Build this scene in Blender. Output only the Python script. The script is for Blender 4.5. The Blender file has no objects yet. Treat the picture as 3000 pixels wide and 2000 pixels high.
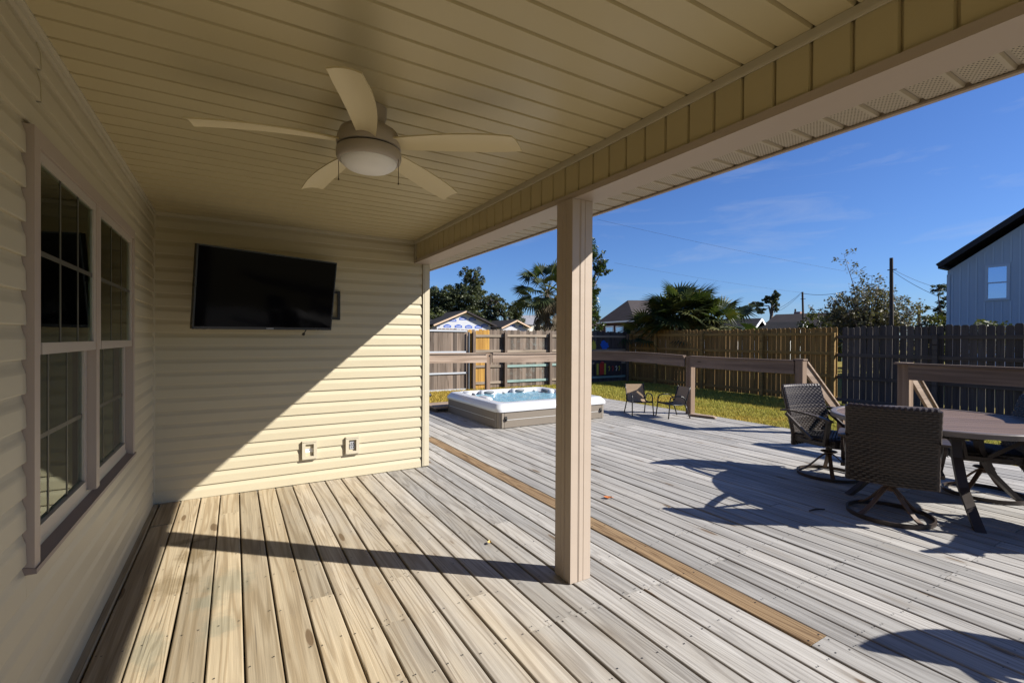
import bpy, math, random
from mathutils import Vector, Matrix
R = math.radians
rng = random.Random(11)
S = bpy.context.scene
COL = S.collection

# ------------------------------------------------------------------ camera, sky, sun, exposure
cam_d = bpy.data.cameras.new('camera')
cam = bpy.data.objects.new('camera', cam_d); COL.objects.link(cam)
cam_d.sensor_width = 36.0; cam_d.lens = 16.477; cam_d.clip_start = 0.05; cam_d.clip_end = 3000
YAW, PITCH, ROLL, CAMZ = 0.5347, -0.0062, 0.0059, 1.4019
_f = Vector((math.sin(YAW)*math.cos(PITCH), math.cos(YAW)*math.cos(PITCH), math.sin(PITCH)))
_r = Vector((math.cos(YAW), -math.sin(YAW), 0)); _u = _r.cross(_f)
_r2 = math.cos(ROLL)*_r + math.sin(ROLL)*_u; _u2 = -math.sin(ROLL)*_r + math.cos(ROLL)*_u
M = Matrix((( _r2.x,_u2.x,-_f.x,0),(_r2.y,_u2.y,-_f.y,0),(_r2.z,_u2.z,-_f.z,CAMZ),(0,0,0,1)))
cam.matrix_world = M
S.camera = cam

SUN = Vector((0.76,-0.65,0.66)).normalized()
EL = math.asin(SUN.z); AZ = math.atan2(SUN.x, SUN.y)
W = bpy.data.worlds.new('World'); S.world = W; W.use_nodes = True
wn = W.node_tree.nodes; wl = W.node_tree.links; wn.clear()
sky = wn.new('ShaderNodeTexSky'); sky.sky_type = 'NISHITA'; sky.sun_disc = False
sky.sun_elevation = EL; sky.sun_rotation = AZ; sky.altitude = 0; sky.air_density = 1.0; sky.dust_density = 0.3; sky.ozone_density = 2.5
hsv = wn.new('ShaderNodeHueSaturation'); hsv.inputs['Saturation'].default_value = 1.0
tint = wn.new('ShaderNodeMix'); tint.data_type = 'RGBA'; tint.blend_type = 'MULTIPLY'; tint.inputs[0].default_value = 1; tint.inputs[7].default_value = (.55,.79,1.27,1)
wl.new(sky.outputs[0], tint.inputs[6]); wl.new(tint.outputs[2], hsv.inputs['Color'])
tc = wn.new('ShaderNodeTexCoord'); mp = wn.new('ShaderNodeMapping'); mp.inputs['Scale'].default_value = (1.6,1.6,9.0)
mp.inputs['Rotation'].default_value = (0.08,0.05,0.4)
wl.new(tc.outputs['Generated'], mp.inputs[0])
nz = wn.new('ShaderNodeTexNoise'); nz.inputs['Scale'].default_value = 2.2; nz.inputs['Detail'].default_value = 7; nz.inputs['Roughness'].default_value = 0.62; nz.inputs['Distortion'].default_value = .6
wl.new(mp.outputs[0], nz.inputs['Vector'])
rmp = wn.new('ShaderNodeMapRange'); rmp.inputs[1].default_value = .54; rmp.inputs[2].default_value = .82; rmp.inputs[3].default_value = 0; rmp.inputs[4].default_value = .24
wl.new(nz.outputs[0], rmp.inputs[0])
mixc = wn.new('ShaderNodeMix'); mixc.data_type = 'RGBA'
wl.new(rmp.outputs[0], mixc.inputs[0]); wl.new(hsv.outputs[0], mixc.inputs[6]); mixc.inputs[7].default_value = (6.2,6.5,6.9,1)
bg = wn.new('ShaderNodeBackground'); bg.inputs[1].default_value = 0.05
wo = wn.new('ShaderNodeOutputWorld')
wl.new(mixc.outputs[2], bg.inputs[0]); wl.new(bg.outputs[0], wo.inputs[0])

sd = bpy.data.lights.new('sun','SUN'); sd.energy = 5.0; sd.angle = R(0.53); sd.color = (1.0,0.955,0.88)
so = bpy.data.objects.new('sun', sd); COL.objects.link(so)
so.rotation_euler = (-SUN).to_track_quat('-Z','Y').to_euler(); so.location = (20,-17,18)

S.view_settings.view_transform = 'Standard'; S.view_settings.look = 'None'
S.view_settings.exposure = 1.05; S.view_settings.gamma = 1.0; S.view_settings.use_curve_mapping = False
S.render.engine = 'CYCLES'
S.cycles.use_denoising = True
S.cycles.max_bounces = 8; S.cycles.diffuse_bounces = 5; S.cycles.glossy_bounces = 4; S.cycles.transparent_max_bounces = 10
S.cycles.sample_clamp_indirect = 8.0

# ------------------------------------------------------------------ helpers: properties and meshes
def tag(o, label=None, cat=None, group=None, kind=None):
    if label: o['label'] = label
    if cat: o['category'] = cat
    if group: o['group'] = group
    if kind: o['kind'] = kind
    return o
def empty(name, loc=(0,0,0), rz=0.0):
    o = bpy.data.objects.new(name, None); COL.objects.link(o); o.empty_display_size = .1
    o.location = loc; o.rotation_euler = (0,0,rz); return o
def thing(name, label, cat, loc=(0,0,0), rz=0.0, group=None):
    return tag(empty(name, loc, rz), label, cat, group)
def kids(o): return [c for c in bpy.data.objects if c.parent is o]
def copy_tree(o, parent=None):
    c = o.copy(); COL.objects.link(c); c.parent = parent
    for k in list(o.children): copy_tree(k, c)
    return c
def place(name, mesh, parent=None, loc=(0,0,0), rot=(0,0,0), scale=(1,1,1)):
    o = bpy.data.objects.new(name, mesh); COL.objects.link(o); o.parent = parent
    o.location = loc; o.rotation_euler = rot; o.scale = scale; return o

class MB:
    def __init__(s): s.v=[]; s.f=[]; s.m=[]; s.mi=0
    def add(s, vs, fs):
        b=len(s.v); s.v += [tuple(v) for v in vs]; s.f += [tuple(b+i for i in f) for f in fs]; s.m += [s.mi]*len(fs)
    def box(s, x0,x1,y0,y1,z0,z1):
        s.add([(x0,y0,z0),(x1,y0,z0),(x1,y1,z0),(x0,y1,z0),(x0,y0,z1),(x1,y0,z1),(x1,y1,z1),(x0,y1,z1)],
              [(0,3,2,1),(4,5,6,7),(0,1,5,4),(1,2,6,5),(2,3,7,6),(3,0,4,7)]); return s
    def obox(s, a, b, w, h, up=(0,0,1)):
        # bar from a to b with width w and height h
        a=Vector(a); b=Vector(b); d=(b-a).normalized(); up=Vector(up)
        sd_=d.cross(up); sd_ = sd_.normalized() if sd_.length>1e-6 else Vector((1,0,0)); u=sd_.cross(d).normalized()
        q=[]
        for p in (a,b):
            for i,j in ((-1,-1),(1,-1),(1,1),(-1,1)): q.append(p+sd_*(i*w/2)+u*(j*h/2))
        s.add(q,[(0,1,2,3),(7,6,5,4),(0,4,5,1),(1,5,6,2),(2,6,7,3),(3,7,4,0)]); return s
    def prism(s, poly, axis, a, b):
        # closed polygon extruded along an axis from a to b; poly holds the two other coordinates
        n=len(poly)
        def P(u,v,t): return {'x':(t,u,v),'y':(u,t,v),'z':(u,v,t)}[axis]
        vs=[P(u,v,a) for u,v in poly]+[P(u,v,b) for u,v in poly]
        fs=[tuple(range(n))[::-1], tuple(range(n,2*n))]+[(i,(i+1)%n,n+(i+1)%n,n+i) for i in range(n)]
        s.add(vs,fs); return s
    def tube(s, pts, r, n=8, caps=True):
        pts=[Vector(p) for p in pts]; rs = r if isinstance(r,(list,tuple)) else [r]*len(pts)
        vs=[]; prev=None
        for i,p in enumerate(pts):
            d=(pts[min(i+1,len(pts)-1)]-pts[max(i-1,0)]).normalized()
            if prev is None:
                t=Vector((0,0,1)) if abs(d.z)<.9 else Vector((1,0,0)); u=d.cross(t).normalized()
            else: u=(prev-d*prev.dot(d)).normalized()
            prev=u; w=d.cross(u)
            for k in range(n):
                a=2*math.pi*k/n; vs.append(p+(u*math.cos(a)+w*math.sin(a))*rs[i])
        fs=[]
        for i in range(len(pts)-1):
            for k in range(n):
                k2=(k+1)%n; fs.append((i*n+k,i*n+k2,(i+1)*n+k2,(i+1)*n+k))
        if caps: fs += [tuple(range(n))[::-1], tuple(range((len(pts)-1)*n,len(pts)*n))]
        s.add(vs,fs); return s
    def lathe(s, prof, n=32, c=(0,0)):
        vs=[]; m=len(prof)
        for k in range(n):
            a=2*math.pi*k/n
            for (r,z) in prof: vs.append((c[0]+r*math.cos(a),c[1]+r*math.sin(a),z))
        fs=[]
        for k in range(n):
            k2=(k+1)%n
            for j in range(m-1): fs.append((k*m+j,k2*m+j,k2*m+j+1,k*m+j+1))
        s.add(vs,fs); return s
    def loft(s, rings, closed=True, caps=False):
        n=len(rings[0]); vs=[p for r in rings for p in r]; fs=[]
        for i in range(len(rings)-1):
            for k in range(n if closed else n-1):
                k2=(k+1)%n; fs.append((i*n+k,i*n+k2,(i+1)*n+k2,(i+1)*n+k))
        if caps: fs += [tuple(range(n))[::-1], tuple(range((len(rings)-1)*n,len(rings)*n))]
        s.add(vs,fs); return s
    def mesh(s, name, mats, smooth=False, fix=True):
        me=bpy.data.meshes.new(name); me.from_pydata(s.v,[],s.f)
        if not isinstance(mats,(list,tuple)): mats=[mats]
        for m in mats: me.materials.append(m)
        if len(mats)>1: me.polygons.foreach_set('material_index', s.m)
        if fix:
            import bmesh
            bm=bmesh.new(); bm.from_mesh(me); bmesh.ops.recalc_face_normals(bm, faces=bm.faces); bm.to_mesh(me); bm.free()
        if smooth: me.polygons.foreach_set('use_smooth',[True]*len(me.polygons))
        me.update(); return me
    def build(s, name, mats, parent=None, smooth=False, loc=(0,0,0), rz=0.0, label=None, kind=None, fix=True, ang=None):
        o=place(name, s.mesh(name,mats,smooth,fix), parent, loc, (0,0,rz))
        if ang: auto_smooth(o,ang)
        if label: o['label']=label
        if kind: o['kind']=kind
        return o
def box(x0,x1,y0,y1,z0,z1): return MB().box(x0,x1,y0,y1,z0,z1)
def auto_smooth(o, ang=35):
    me=o.data; me.polygons.foreach_set('use_smooth',[True]*len(me.polygons))
    try: me.set_sharp_from_angle(angle=R(ang))
    except Exception: pass
    return o

# ------------------------------------------------------------------ helpers: materials
class NT:
    def __init__(s, name):
        s.mat=bpy.data.materials.new(name); s.mat.use_nodes=True; s.t=s.mat.node_tree; s.t.nodes.clear()
        s.out=s.n('ShaderNodeOutputMaterial'); s.b=s.n('ShaderNodeBsdfPrincipled'); s.l(s.b.outputs[0], s.out.inputs[0])
    def n(s, t): return s.t.nodes.new(t)
    def l(s,a,b): s.t.links.new(a,b)
    def set(s, inp, v):
        if hasattr(v,'default_value') and hasattr(v,'links'): s.l(v,inp)
        elif isinstance(v,(tuple,list)) and inp.type=='RGBA' and len(v)==3: inp.default_value=(*v,1)
        else: inp.default_value=v
    def math(s, op, a, b=None, c=None, clamp=False):
        k=s.n('ShaderNodeMath'); k.operation=op; k.use_clamp=clamp; s.set(k.inputs[0],a)
        if b is not None: s.set(k.inputs[1],b)
        if c is not None: s.set(k.inputs[2],c)
        return k.outputs[0]
    def vmath(s, op, a, b):
        k=s.n('ShaderNodeVectorMath'); k.operation=op; s.set(k.inputs[0],a); s.set(k.inputs[1],b); return k.outputs[0]
    def mix(s, f, a, b, blend='MIX'):
        k=s.n('ShaderNodeMix'); k.data_type='RGBA'; k.blend_type=blend; s.set(k.inputs[0],f); s.set(k.inputs[6],a); s.set(k.inputs[7],b); return k.outputs[2]
    def rng(s, v, a,b,c=0.0,d=1.0, smooth=False):
        k=s.n('ShaderNodeMapRange'); s.set(k.inputs[0],v)
        if smooth: k.interpolation_type='SMOOTHSTEP'
        for i,x in enumerate((a,b,c,d)): s.set(k.inputs[i+1],x)
        return k.outputs[0]
    def noise(s, vec=None, scale=5, detail=4, rough=.55, dist=0.0):
        k=s.n('ShaderNodeTexNoise'); k.inputs['Scale'].default_value=scale; k.inputs['Detail'].default_value=detail
        k.inputs['Roughness'].default_value=rough; k.inputs['Distortion'].default_value=dist
        if vec is not None: s.l(vec,k.inputs['Vector'])
        return k.outputs[0]
    def voro(s, vec, scale=5, feature='F1'):
        k=s.n('ShaderNodeTexVoronoi'); k.feature=feature; k.inputs['Scale'].default_value=scale; s.l(vec,k.inputs['Vector']); return k
    def obj(s): return s.n('ShaderNodeTexCoord').outputs['Object']
    def pos(s): return s.n('ShaderNodeNewGeometry').outputs['Position']
    def rand(s): return s.n('ShaderNodeObjectInfo').outputs['Random']
    def island(s): return s.n('ShaderNodeNewGeometry').outputs['Random Per Island']
    def sep(s,v): k=s.n('ShaderNodeSeparateXYZ'); s.l(v,k.inputs[0]); return k.outputs
    def comb(s,x,y,z):
        k=s.n('ShaderNodeCombineXYZ'); s.set(k.inputs[0],x); s.set(k.inputs[1],y); s.set(k.inputs[2],z); return k.outputs[0]
    def scale(s, v, sc): return s.vmath('MULTIPLY', v, sc)
    def bump(s, h, strength=.3, dist=.005):
        k=s.n('ShaderNodeBump'); k.inputs['Strength'].default_value=strength; k.inputs['Distance'].default_value=dist
        s.l(h,k.inputs['Height']); s.l(k.outputs[0], s.b.inputs['Normal'])
    def p(s, **kw):
        names={'color':'Base Color','rough':'Roughness','metal':'Metallic','spec':'Specular IOR Level','trans':'Transmission Weight','ior':'IOR','coat':'Coat Weight'}
        for k,v in kw.items(): s.set(s.b.inputs[names[k]], v)
        return s

def plain(name, col, rough=.6, var=.06, scale=6, metal=0.0, spec=.4, bump=0.0, bscale=60, dirt=0.0):
    t=NT(name); o=t.obj(); n=t.noise(o,scale,5,.6)
    c=t.mix(1.0, col, t.mix(n, tuple([1-var]*3), tuple([1+var]*3)), 'MULTIPLY')
    if dirt:
        d=t.rng(t.noise(t.pos(),2.3,6,.65),.5,.75,0,dirt,True); c=t.mix(d,c,tuple(x*.55 for x in col))
    t.p(color=c, rough=t.rng(n,.2,.8,max(0,rough-.07),min(1,rough+.07)), metal=metal, spec=spec)
    if bump: t.bump(t.noise(o,bscale,3,.6), bump, .002)
    return t.mat

KW=.66   # real timber and vinyl are darker than sunlit pictures show
def sc(c,k): return tuple(x*k for x in c)
def wood(name, light, dark, axis=1, rough=.8, ring=.5, tint=.18, knots=True, across=1.0, gold=None, grey=None, paint=None, dens=24.0, fib=.5):
    """wood with long grain along the local axis; each object gets its own cut of the grain and its own shade"""
    light=sc(light,KW); dark=sc(dark,KW)
    t=NT(name); o=t.obj(); r=t.rand()
    r2=t.math('FRACT', t.math('MULTIPLY', r, 57.31)); r3=t.math('FRACT', t.math('MULTIPLY', r, 913.7))
    off=t.comb(t.math('MULTIPLY',r,61.0), t.math('MULTIPLY',r2,83.0), t.math('MULTIPLY',r3,47.0))
    v=t.vmath('ADD', o, off)
    st=[6.0*across]*3; st[axis]=.30
    big=t.noise(t.scale(v,tuple(st)),1.0,2.5,.5,.25)
    rg=t.math('SINE', t.math('MULTIPLY', big, t.rng(r3,0,1,dens*.6,dens*1.9)))
    rg=t.rng(rg,-.1,.95,0,1)
    sf=[170.0]*3; sf[axis]=2.6
    fiber=t.noise(t.scale(v,tuple(sf)),1.0,3,.6)
    sm=[28.0]*3; sm[axis]=.7
    streak=t.noise(t.scale(v,tuple(sm)),1.0,4,.6)
    c=t.mix(t.math('MULTIPLY',rg,ring), light, dark)
    if grey:  # weathering: grey away from the roof's shelter
        gcol, gdark, gmask = grey(t)
        gc=t.mix(t.math('MULTIPLY',rg,ring*.8), gcol, gdark)
        c=t.mix(gmask, c, gc)
    c=t.mix(1.0, c, t.mix(t.rng(streak,.3,.72), (.80,.79,.78), (1.10,1.10,1.10)), 'MULTIPLY')
    c=t.mix(fib, c, t.mix(1.0,c,t.mix(t.rng(fiber,.3,.7),(.66,.65,.63),(1.16,1.16,1.16)),'MULTIPLY'))
    c=t.mix(1.0, c, t.mix(r2, tuple([1-tint]*3), (1+tint,1+tint*.92,1+tint*.8)), 'MULTIPLY')
    h=t.math('ADD', t.math('MULTIPLY',fiber,.6), t.math('MULTIPLY',rg,.4))
    if knots:
        sk=[7.0*across]*3; sk[axis]=1.5; sk=tuple(sk)
        vo=t.voro(t.scale(v,sk),1.0); d=vo.outputs['Distance']
        pick=t.math('GREATER_THAN', t.sep(vo.outputs['Color'])[0], .42)
        k=t.math('MULTIPLY', t.rng(d,.09,.13,1,0,True), pick)
        halo=t.math('MULTIPLY', t.rng(d,.15,.36,1,0,True), pick)
        c=t.mix(t.math('MULTIPLY',halo,.18), c, tuple(x*.62 for x in dark))
        c=t.mix(t.math('MULTIPLY',k,.8), c, tuple(x*y for x,y in zip(dark,(.42,.34,.28))))
    if gold: c=gold(t,c)
    if paint: c=paint(t,c)
    t.p(color=c, rough=rough, spec=.25); t.bump(h,.35,.004)
    return t.mat

# ------------------------------------------------------------------ materials
def vinyl(name, col, rough=.42, dirt=.12):
    col=sc(col,KW)
    t=NT(name); o=t.obj()
    g=t.noise(t.scale(o,(60,6,60)),1.0,3,.6); g2=t.noise(t.scale(t.pos(),(.9,.9,.9)),1.0,3,.5)
    c=t.mix(1.0,col,t.mix(g2,(.95,.945,.93),(1.04,1.04,1.04)),'MULTIPLY')
    c=t.mix(t.rng(t.noise(t.pos(),5.0,6,.7),.55,.8,0,dirt,True),c,tuple(x*.72 for x in col))
    c=t.mix(1.0,c,t.mix(t.rand(),(.975,.975,.975),(1.02,1.02,1.02)),'MULTIPLY')
    wv=t.noise(t.scale(t.pos(),(1.6,1.6,5.0)),1.0,2,.5)
    t.p(color=c,rough=t.rng(g2,.3,.7,rough-.05,rough+.06),spec=.35)
    t.bump(t.math('ADD',t.math('MULTIPLY',g,.10),t.math('MULTIPLY',wv,2.2)),.35,.006); return t.mat
CREAM=(.65,.575,.41); CLAY=(.55,.45,.365)
m_siding=vinyl('cream_vinyl_siding',CREAM); m_ceil=vinyl('cream_soffit_vinyl',(.65,.545,.315),.38,.06)
m_trim=vinyl('cream_trim',(.67,.60,.45)); m_clay=vinyl('clay_aluminium',CLAY,.45)
m_dark=plain('cavity_shade',(.02,.018,.015),.9)  # near-black colour stands in for shade in openings and under the deck
def soffit_mat():
    t=NT('perforated_soffit'); s=t.sep(t.obj())
    fx=t.math('FRACT',t.math('MULTIPLY',s[0],80)); row=t.math('FLOOR',t.math('MULTIPLY',s[0],80))
    fy=t.math('FRACT',t.math('ADD',t.math('MULTIPLY',s[1],80),t.math('MULTIPLY',t.math('MODULO',row,2),.5)))
    dx=t.math('SUBTRACT',fx,.5); dy=t.math('SUBTRACT',fy,.5)
    d=t.math('SQRT',t.math('ADD',t.math('MULTIPLY',dx,dx),t.math('MULTIPLY',dy,dy)))
    hole=t.rng(d,.20,.27,1,0)
    inside=t.math('LESS_THAN',t.math('ABSOLUTE',s[1]),.045)
    t.p(color=t.mix(t.math('MULTIPLY',hole,inside),(.39,.335,.255),(.05,.04,.03)),rough=.45,spec=.3); return t.mat
m_vent=soffit_mat()

def deck_grey(t):
    s=t.sep(t.pos())
    n=t.noise(t.scale(t.pos(),(2.5,.8,1)),1.0,4,.6)
    m=t.rng(t.math('ADD',s[0],t.math('MULTIPLY',t.math('SUBTRACT',n,.5),1.6)),-.05,2.0,0.0,1.0,True)
    return (.345,.336,.322),(.165,.153,.142),m
def deck_stain(t,c):
    p=t.pos(); s=t.sep(p)
    def blot(x,y,rx,ry):
        a=t.math('DIVIDE',t.math('SUBTRACT',s[0],x),rx); b=t.math('DIVIDE',t.math('SUBTRACT',s[1],y),ry)
        d=t.math('SQRT',t.math('ADD',t.math('MULTIPLY',a,a),t.math('MULTIPLY',b,b)))
        return t.rng(t.math('ADD',d,t.math('MULTIPLY',t.math('SUBTRACT',t.noise(p,9,6,.75),.5),2.0)),.35,1.05,1,0,True)
    g=t.math('MAXIMUM',blot(-.03,3.12,.16,.22),t.math('MAXIMUM',blot(-.06,2.68,.10,.14),t.math('MAXIMUM',blot(-.32,2.62,.09,.22),blot(-.12,2.95,.12,.12))))
    b=t.math('MAXIMUM',blot(-.30,3.25,.13,.15),t.math('MAXIMUM',blot(-.22,3.62,.12,.14),blot(-.26,3.88,.14,.06)))
    c=t.mix(t.math('MULTIPLY',g,.38),c,(.13,.155,.12)); c=t.mix(t.math('MULTIPLY',b,.5),c,(.13,.09,.04))
    # golden run-off patches on the sheltered boards and dark mildew in the open
    gold=t.rng(t.noise(t.scale(p,(3.2,.55,1)),1.0,5,.65),.56,.72,0,.55,True)
    shel=t.rng(s[0],.2,1.7,1.0,0.0)
    c=t.mix(t.math('MULTIPLY',gold,shel),c,(.25,.155,.06))
    mild=t.rng(t.noise(t.scale(p,(5,1.2,1)),1.0,6,.7),.60,.80,0,.42,True)
    c=t.mix(mild,c,(.125,.11,.095))
    chk=t.rng(t.noise(t.scale(p,(95,1.3,1)),1.0,3,.5),.66,.72,0,.55,True)
    c=t.mix(chk,c,(.085,.07,.055))
    # narrow dark edge along both sides of each board
    e=t.rng(t.math('ABSOLUTE',t.sep(t.obj())[0]),.062,.071,0,.38)
    return t.mix(e,c,(.11,.075,.042))
m_deck=wood('deck_board',(.60,.495,.335),(.36,.265,.15),1,.72,.58,.20,True,1.0,deck_stain,deck_grey,dens=70)
m_newboard=wood('newer_deck_board',(.38,.26,.145),(.19,.115,.055),1,.7,.85,.05,True,1.0,dens=90)
m_rail=wood('weathered_rail',(.47,.36,.28),(.25,.175,.125),0,.85,.6,.12,True,.8)  # lighter copy of the rail wood; sun on the back run is in the colour
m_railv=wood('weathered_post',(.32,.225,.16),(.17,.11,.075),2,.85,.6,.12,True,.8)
m_railshade=wood('weathered_rail_shaded',(.27,.195,.15),(.14,.095,.07),1,.85,.6,.12,True,.8)  # darker copy for the side rails; their shade is put into the colour
m_joist=plain('joist',(.07,.05,.03),.9)
m_picket_grey=wood('grey_picket',(.265,.212,.175),(.125,.092,.07),2,.9,.6,.42,True,1.2)
def chalk(t,c):
    p=t.pos(); s=t.sep(p)
    n=t.rng(t.noise(p,7.0,8,.85),.52,.66,0,1)
    m1=t.math('MULTIPLY',t.rng(s[0],7.9,8.4,0,1),t.rng(s[0],10.2,10.6,1,0))
    z1=t.math('MAXIMUM',t.math('MULTIPLY',t.rng(s[2],.9,1.05,0,1),t.rng(s[2],1.25,1.4,1,0)),t.math('MULTIPLY',t.rng(s[2],-.1,.0,0,1),t.rng(s[2],.45,.6,1,0)))
    return t.mix(t.math('MULTIPLY',t.math('MULTIPLY',n,m1),t.math('MULTIPLY',z1,.45)),c,(.26,.33,.31))
m_picket_chalk=wood('chalked_grey_picket',(.25,.20,.165),(.125,.092,.07),2,.9,.6,.42,True,1.2,paint=chalk)
m_picket_new=wood('new_pine_picket',(.66,.38,.085),(.45,.22,.045),2,.75,.6,.12,True,1.2)
m_picket_gold=wood('golden_picket',(.36,.21,.066),(.205,.11,.035),2,.8,.55,.2,True,1.2)
m_picket_old=wood('old_dark_picket',(.125,.108,.105),(.068,.057,.053),2,.9,.5,.25,True,1.2)
m_frail=wood('fence_rail_wood',(.46,.38,.30),(.25,.20,.15),0,.88,.5,.1)
m_frail_y=wood('golden_rail_wood',(.42,.26,.085),(.25,.14,.045),1,.85,.5,.1)
m_frail_d=wood('dark_rail_wood',(.14,.118,.108),(.075,.063,.056),1,.88,.5,.1)
m_fpost=wood('fence_post_wood',(.25,.19,.15),(.13,.095,.07),2,.88,.5,.12)
m_teal=plain('teal_painted_wood',(.20,.29,.265),.7,.2,14,dirt=.6)
m_whitew=plain('galvanised_white_rail',(.40,.42,.45),.5,.1)
m_steel=plain('blue_grey_steel',(.16,.18,.21),.45,.1,metal=.6)
m_black=plain('black_plastic',(.012,.012,.013),.4)
m_bezel=plain('tv_bezel',(.008,.008,.009),.3)
def screen_mat():
    t=NT('tv_screen'); t.p(color=(.002,.002,.003),rough=t.rng(t.noise(t.obj(),3,3),.3,.7,.06,.09),spec=.05); return t.mat
m_screen=screen_mat()
m_white=plain('white_plastic',(.80,.80,.79),.4,.03)
m_greyp=plain('grey_receptacle',(.30,.31,.33),.4,.15,30)
m_block=vinyl('siding_mount_block',(.66,.59,.45))
m_fan=vinyl('fan_body',(.50,.43,.355),.35); m_blade=vinyl('fan_blade',(.86,.73,.45),.5)
m_globe=plain('frosted_glass_globe',(.66,.64,.61),.5,.03)
m_chain=plain('brass_chain',(.12,.09,.05),.4,metal=.8)
def glass_mat():
    t=NT('window_glass'); t.t.nodes.remove(t.b)
    fr=t.n('ShaderNodeFresnel'); fr.inputs[0].default_value=1.5
    tr=t.n('ShaderNodeBsdfTransparent'); tr.inputs[0].default_value=(.93,.98,.92,1)
    gl=t.n('ShaderNodeBsdfGlossy'); gl.inputs['Roughness'].default_value=.012; gl.inputs['Color'].default_value=(.86,.93,.86,1)
    mx=t.n('ShaderNodeMixShader'); t.l(fr.outputs[0],mx.inputs[0]); t.l(tr.outputs[0],mx.inputs[1]); t.l(gl.outputs[0],mx.inputs[2]); t.l(mx.outputs[0],t.out.inputs[0])
    return t.mat
m_glass=glass_mat()
m_room=plain('dim_room',(.085,.095,.07),.9); m_muntin=plain('muntin',(.062,.057,.04),.5)
m_frame=vinyl('window_frame_clay',(.52,.42,.345),.4)
m_sill=vinyl('window_sill_shaded',(.34,.265,.225),.5)  # darker than the frame; the sill's shade is put into the colour
m_sash=vinyl('window_sash',(.56,.48,.40),.4)
m_blackmetal=plain('black_powder_coat',(.014,.013,.013),.38)
def sling_mat():
    t=NT('brown_sling_fabric'); o=t.obj(); s=t.sep(o)
    w=t.math('MULTIPLY',t.math('SINE',t.math('MULTIPLY',s[0],900)),t.math('SINE',t.math('MULTIPLY',s[2],900)))
    c=t.mix(t.rng(w,-1,1,.0,1),(.25,.175,.11),(.31,.225,.145)); c=t.mix(t.rng(t.noise(o,9,4),.4,.7,0,.3),c,(.20,.14,.09))
    t.p(color=c,rough=.75,spec=.2); return t.mat
m_sling=sling_mat()
def wicker_mat():
    t=NT('dark_resin_wicker'); r=t.island()
    c=t.mix(r,(.016,.010,.008),(.034,.023,.017)); t.p(color=c,rough=t.rng(r,0,1,.28,.42),spec=.38); return t.mat
m_wicker=wicker_mat()
m_wback=plain('wicker_core',(.022,.017,.014),.6)
m_bronze=plain('bronze_powder_coat',(.040,.029,.023),.45,.12,20,spec=.3)
m_rust=plain('rusty_bronze',(.085,.048,.028),.6,.35,30)
m_rimtop=plain('table_rim_sheen',(.125,.098,.080),.36,.1,20,spec=.5)  # lighter than the other bronze; sky sheen is put into the colour
m_slat=wood('table_slat',(.25,.17,.125),(.13,.085,.062),0,.48,.5,.12,False,1.5)
m_cab=plain('tub_cabinet',(.160,.134,.106),.6,.06,20,bump=.15,bscale=120)
m_cab2=plain('tub_cabinet_corner',(.185,.158,.128),.55,.05)
m_acryl=plain('white_acrylic_shell',(.48,.49,.51),.22,.02,spec=.5)
m_greytrim=plain('grey_trim',(.50,.50,.49),.4)
m_pillow=plain('grey_headrest',(.13,.14,.15),.5)
def water_mat():
    t=NT('bubbling_water'); p=t.pos()
    h=t.noise(p,11,6,.65,.6); foam=t.rng(t.noise(p,5.0,7,.72,1.0),.54,.76,0,.6,True)
    t.p(color=t.mix(foam,(.165,.33,.41),(.66,.74,.77)),rough=t.rng(foam,0,1,.08,.5),spec=.5); t.bump(h,.45,.04); return t.mat
m_water=water_mat()
def ground_mat():
    t=NT('lawn_soil'); p=t.pos()
    a=t.noise(p,.8,6,.6); b=t.noise(p,30,5,.7); c3=t.noise(p,3.2,5,.65)
    c=t.mix(t.rng(a,.35,.65),(.13,.14,.03),(.22,.17,.04)); c=t.mix(t.rng(c3,.45,.7),c,(.25,.16,.045)); c=t.mix(1,c,t.mix(b,(.5,.5,.5),(1.35,1.35,1.35)),'MULTIPLY')
    t.p(color=c,rough=.95,spec=.1); t.bump(b,.8,.03); return t.mat
m_ground=ground_mat()
def grass_mat():
    t=NT('grass_blade'); p=t.pos(); r=t.island(); s=t.sep(p)
    a=t.noise(p,.9,5,.6); near=t.noise(p,.5,3,.5)
    # straw-coloured along the deck, greener further out
    dx=t.rng(t.math('ADD',s[0],t.math('MULTIPLY',t.math('SUBTRACT',near,.5),3.5)),7.3,11.0,1,0)
    g=t.mix(r,(.20,.215,.04),(.47,.41,.085)); st=t.mix(r,(.58,.33,.07),(.48,.35,.07))
    c=t.mix(t.math('MAXIMUM',t.rng(a,.52,.68,0,.6),t.math('MULTIPLY',dx,t.rng(r,.1,.9,.3,1.0))),g,st)
    t.p(color=c,rough=.8,spec=.2)
    tl=t.n('ShaderNodeBsdfTranslucent'); t.l(c,tl.inputs[0]); mx=t.n('ShaderNodeMixShader'); mx.inputs[0].default_value=.3
    t.l(t.b.outputs[0],mx.inputs[1]); t.l(tl.outputs[0],mx.inputs[2]); t.l(mx.outputs[0],t.out.inputs[0]); return t.mat
m_grass=grass_mat()
def leaf_mat(name, c1, c2, c3=None, rough=.5, sc=.7, tr=.25, spec=.35):
    t=NT(name); p=t.pos(); r=t.island()
    c=t.mix(r,c1,c2)
    if c3: c=t.mix(t.rng(t.noise(p,sc,3,.5),.5,.66,0,.9),c,c3)
    t.p(color=c,rough=rough,spec=spec)
    tl=t.n('ShaderNodeBsdfTranslucent'); t.l(t.mix(1,c,(1.2,1.25,.6),'MULTIPLY'),tl.inputs[0]); mx=t.n('ShaderNodeMixShader'); mx.inputs[0].default_value=tr
    t.l(t.b.outputs[0],mx.inputs[1]); t.l(tl.outputs[0],mx.inputs[2]); t.l(mx.outputs[0],t.out.inputs[0]); return t.mat
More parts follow.
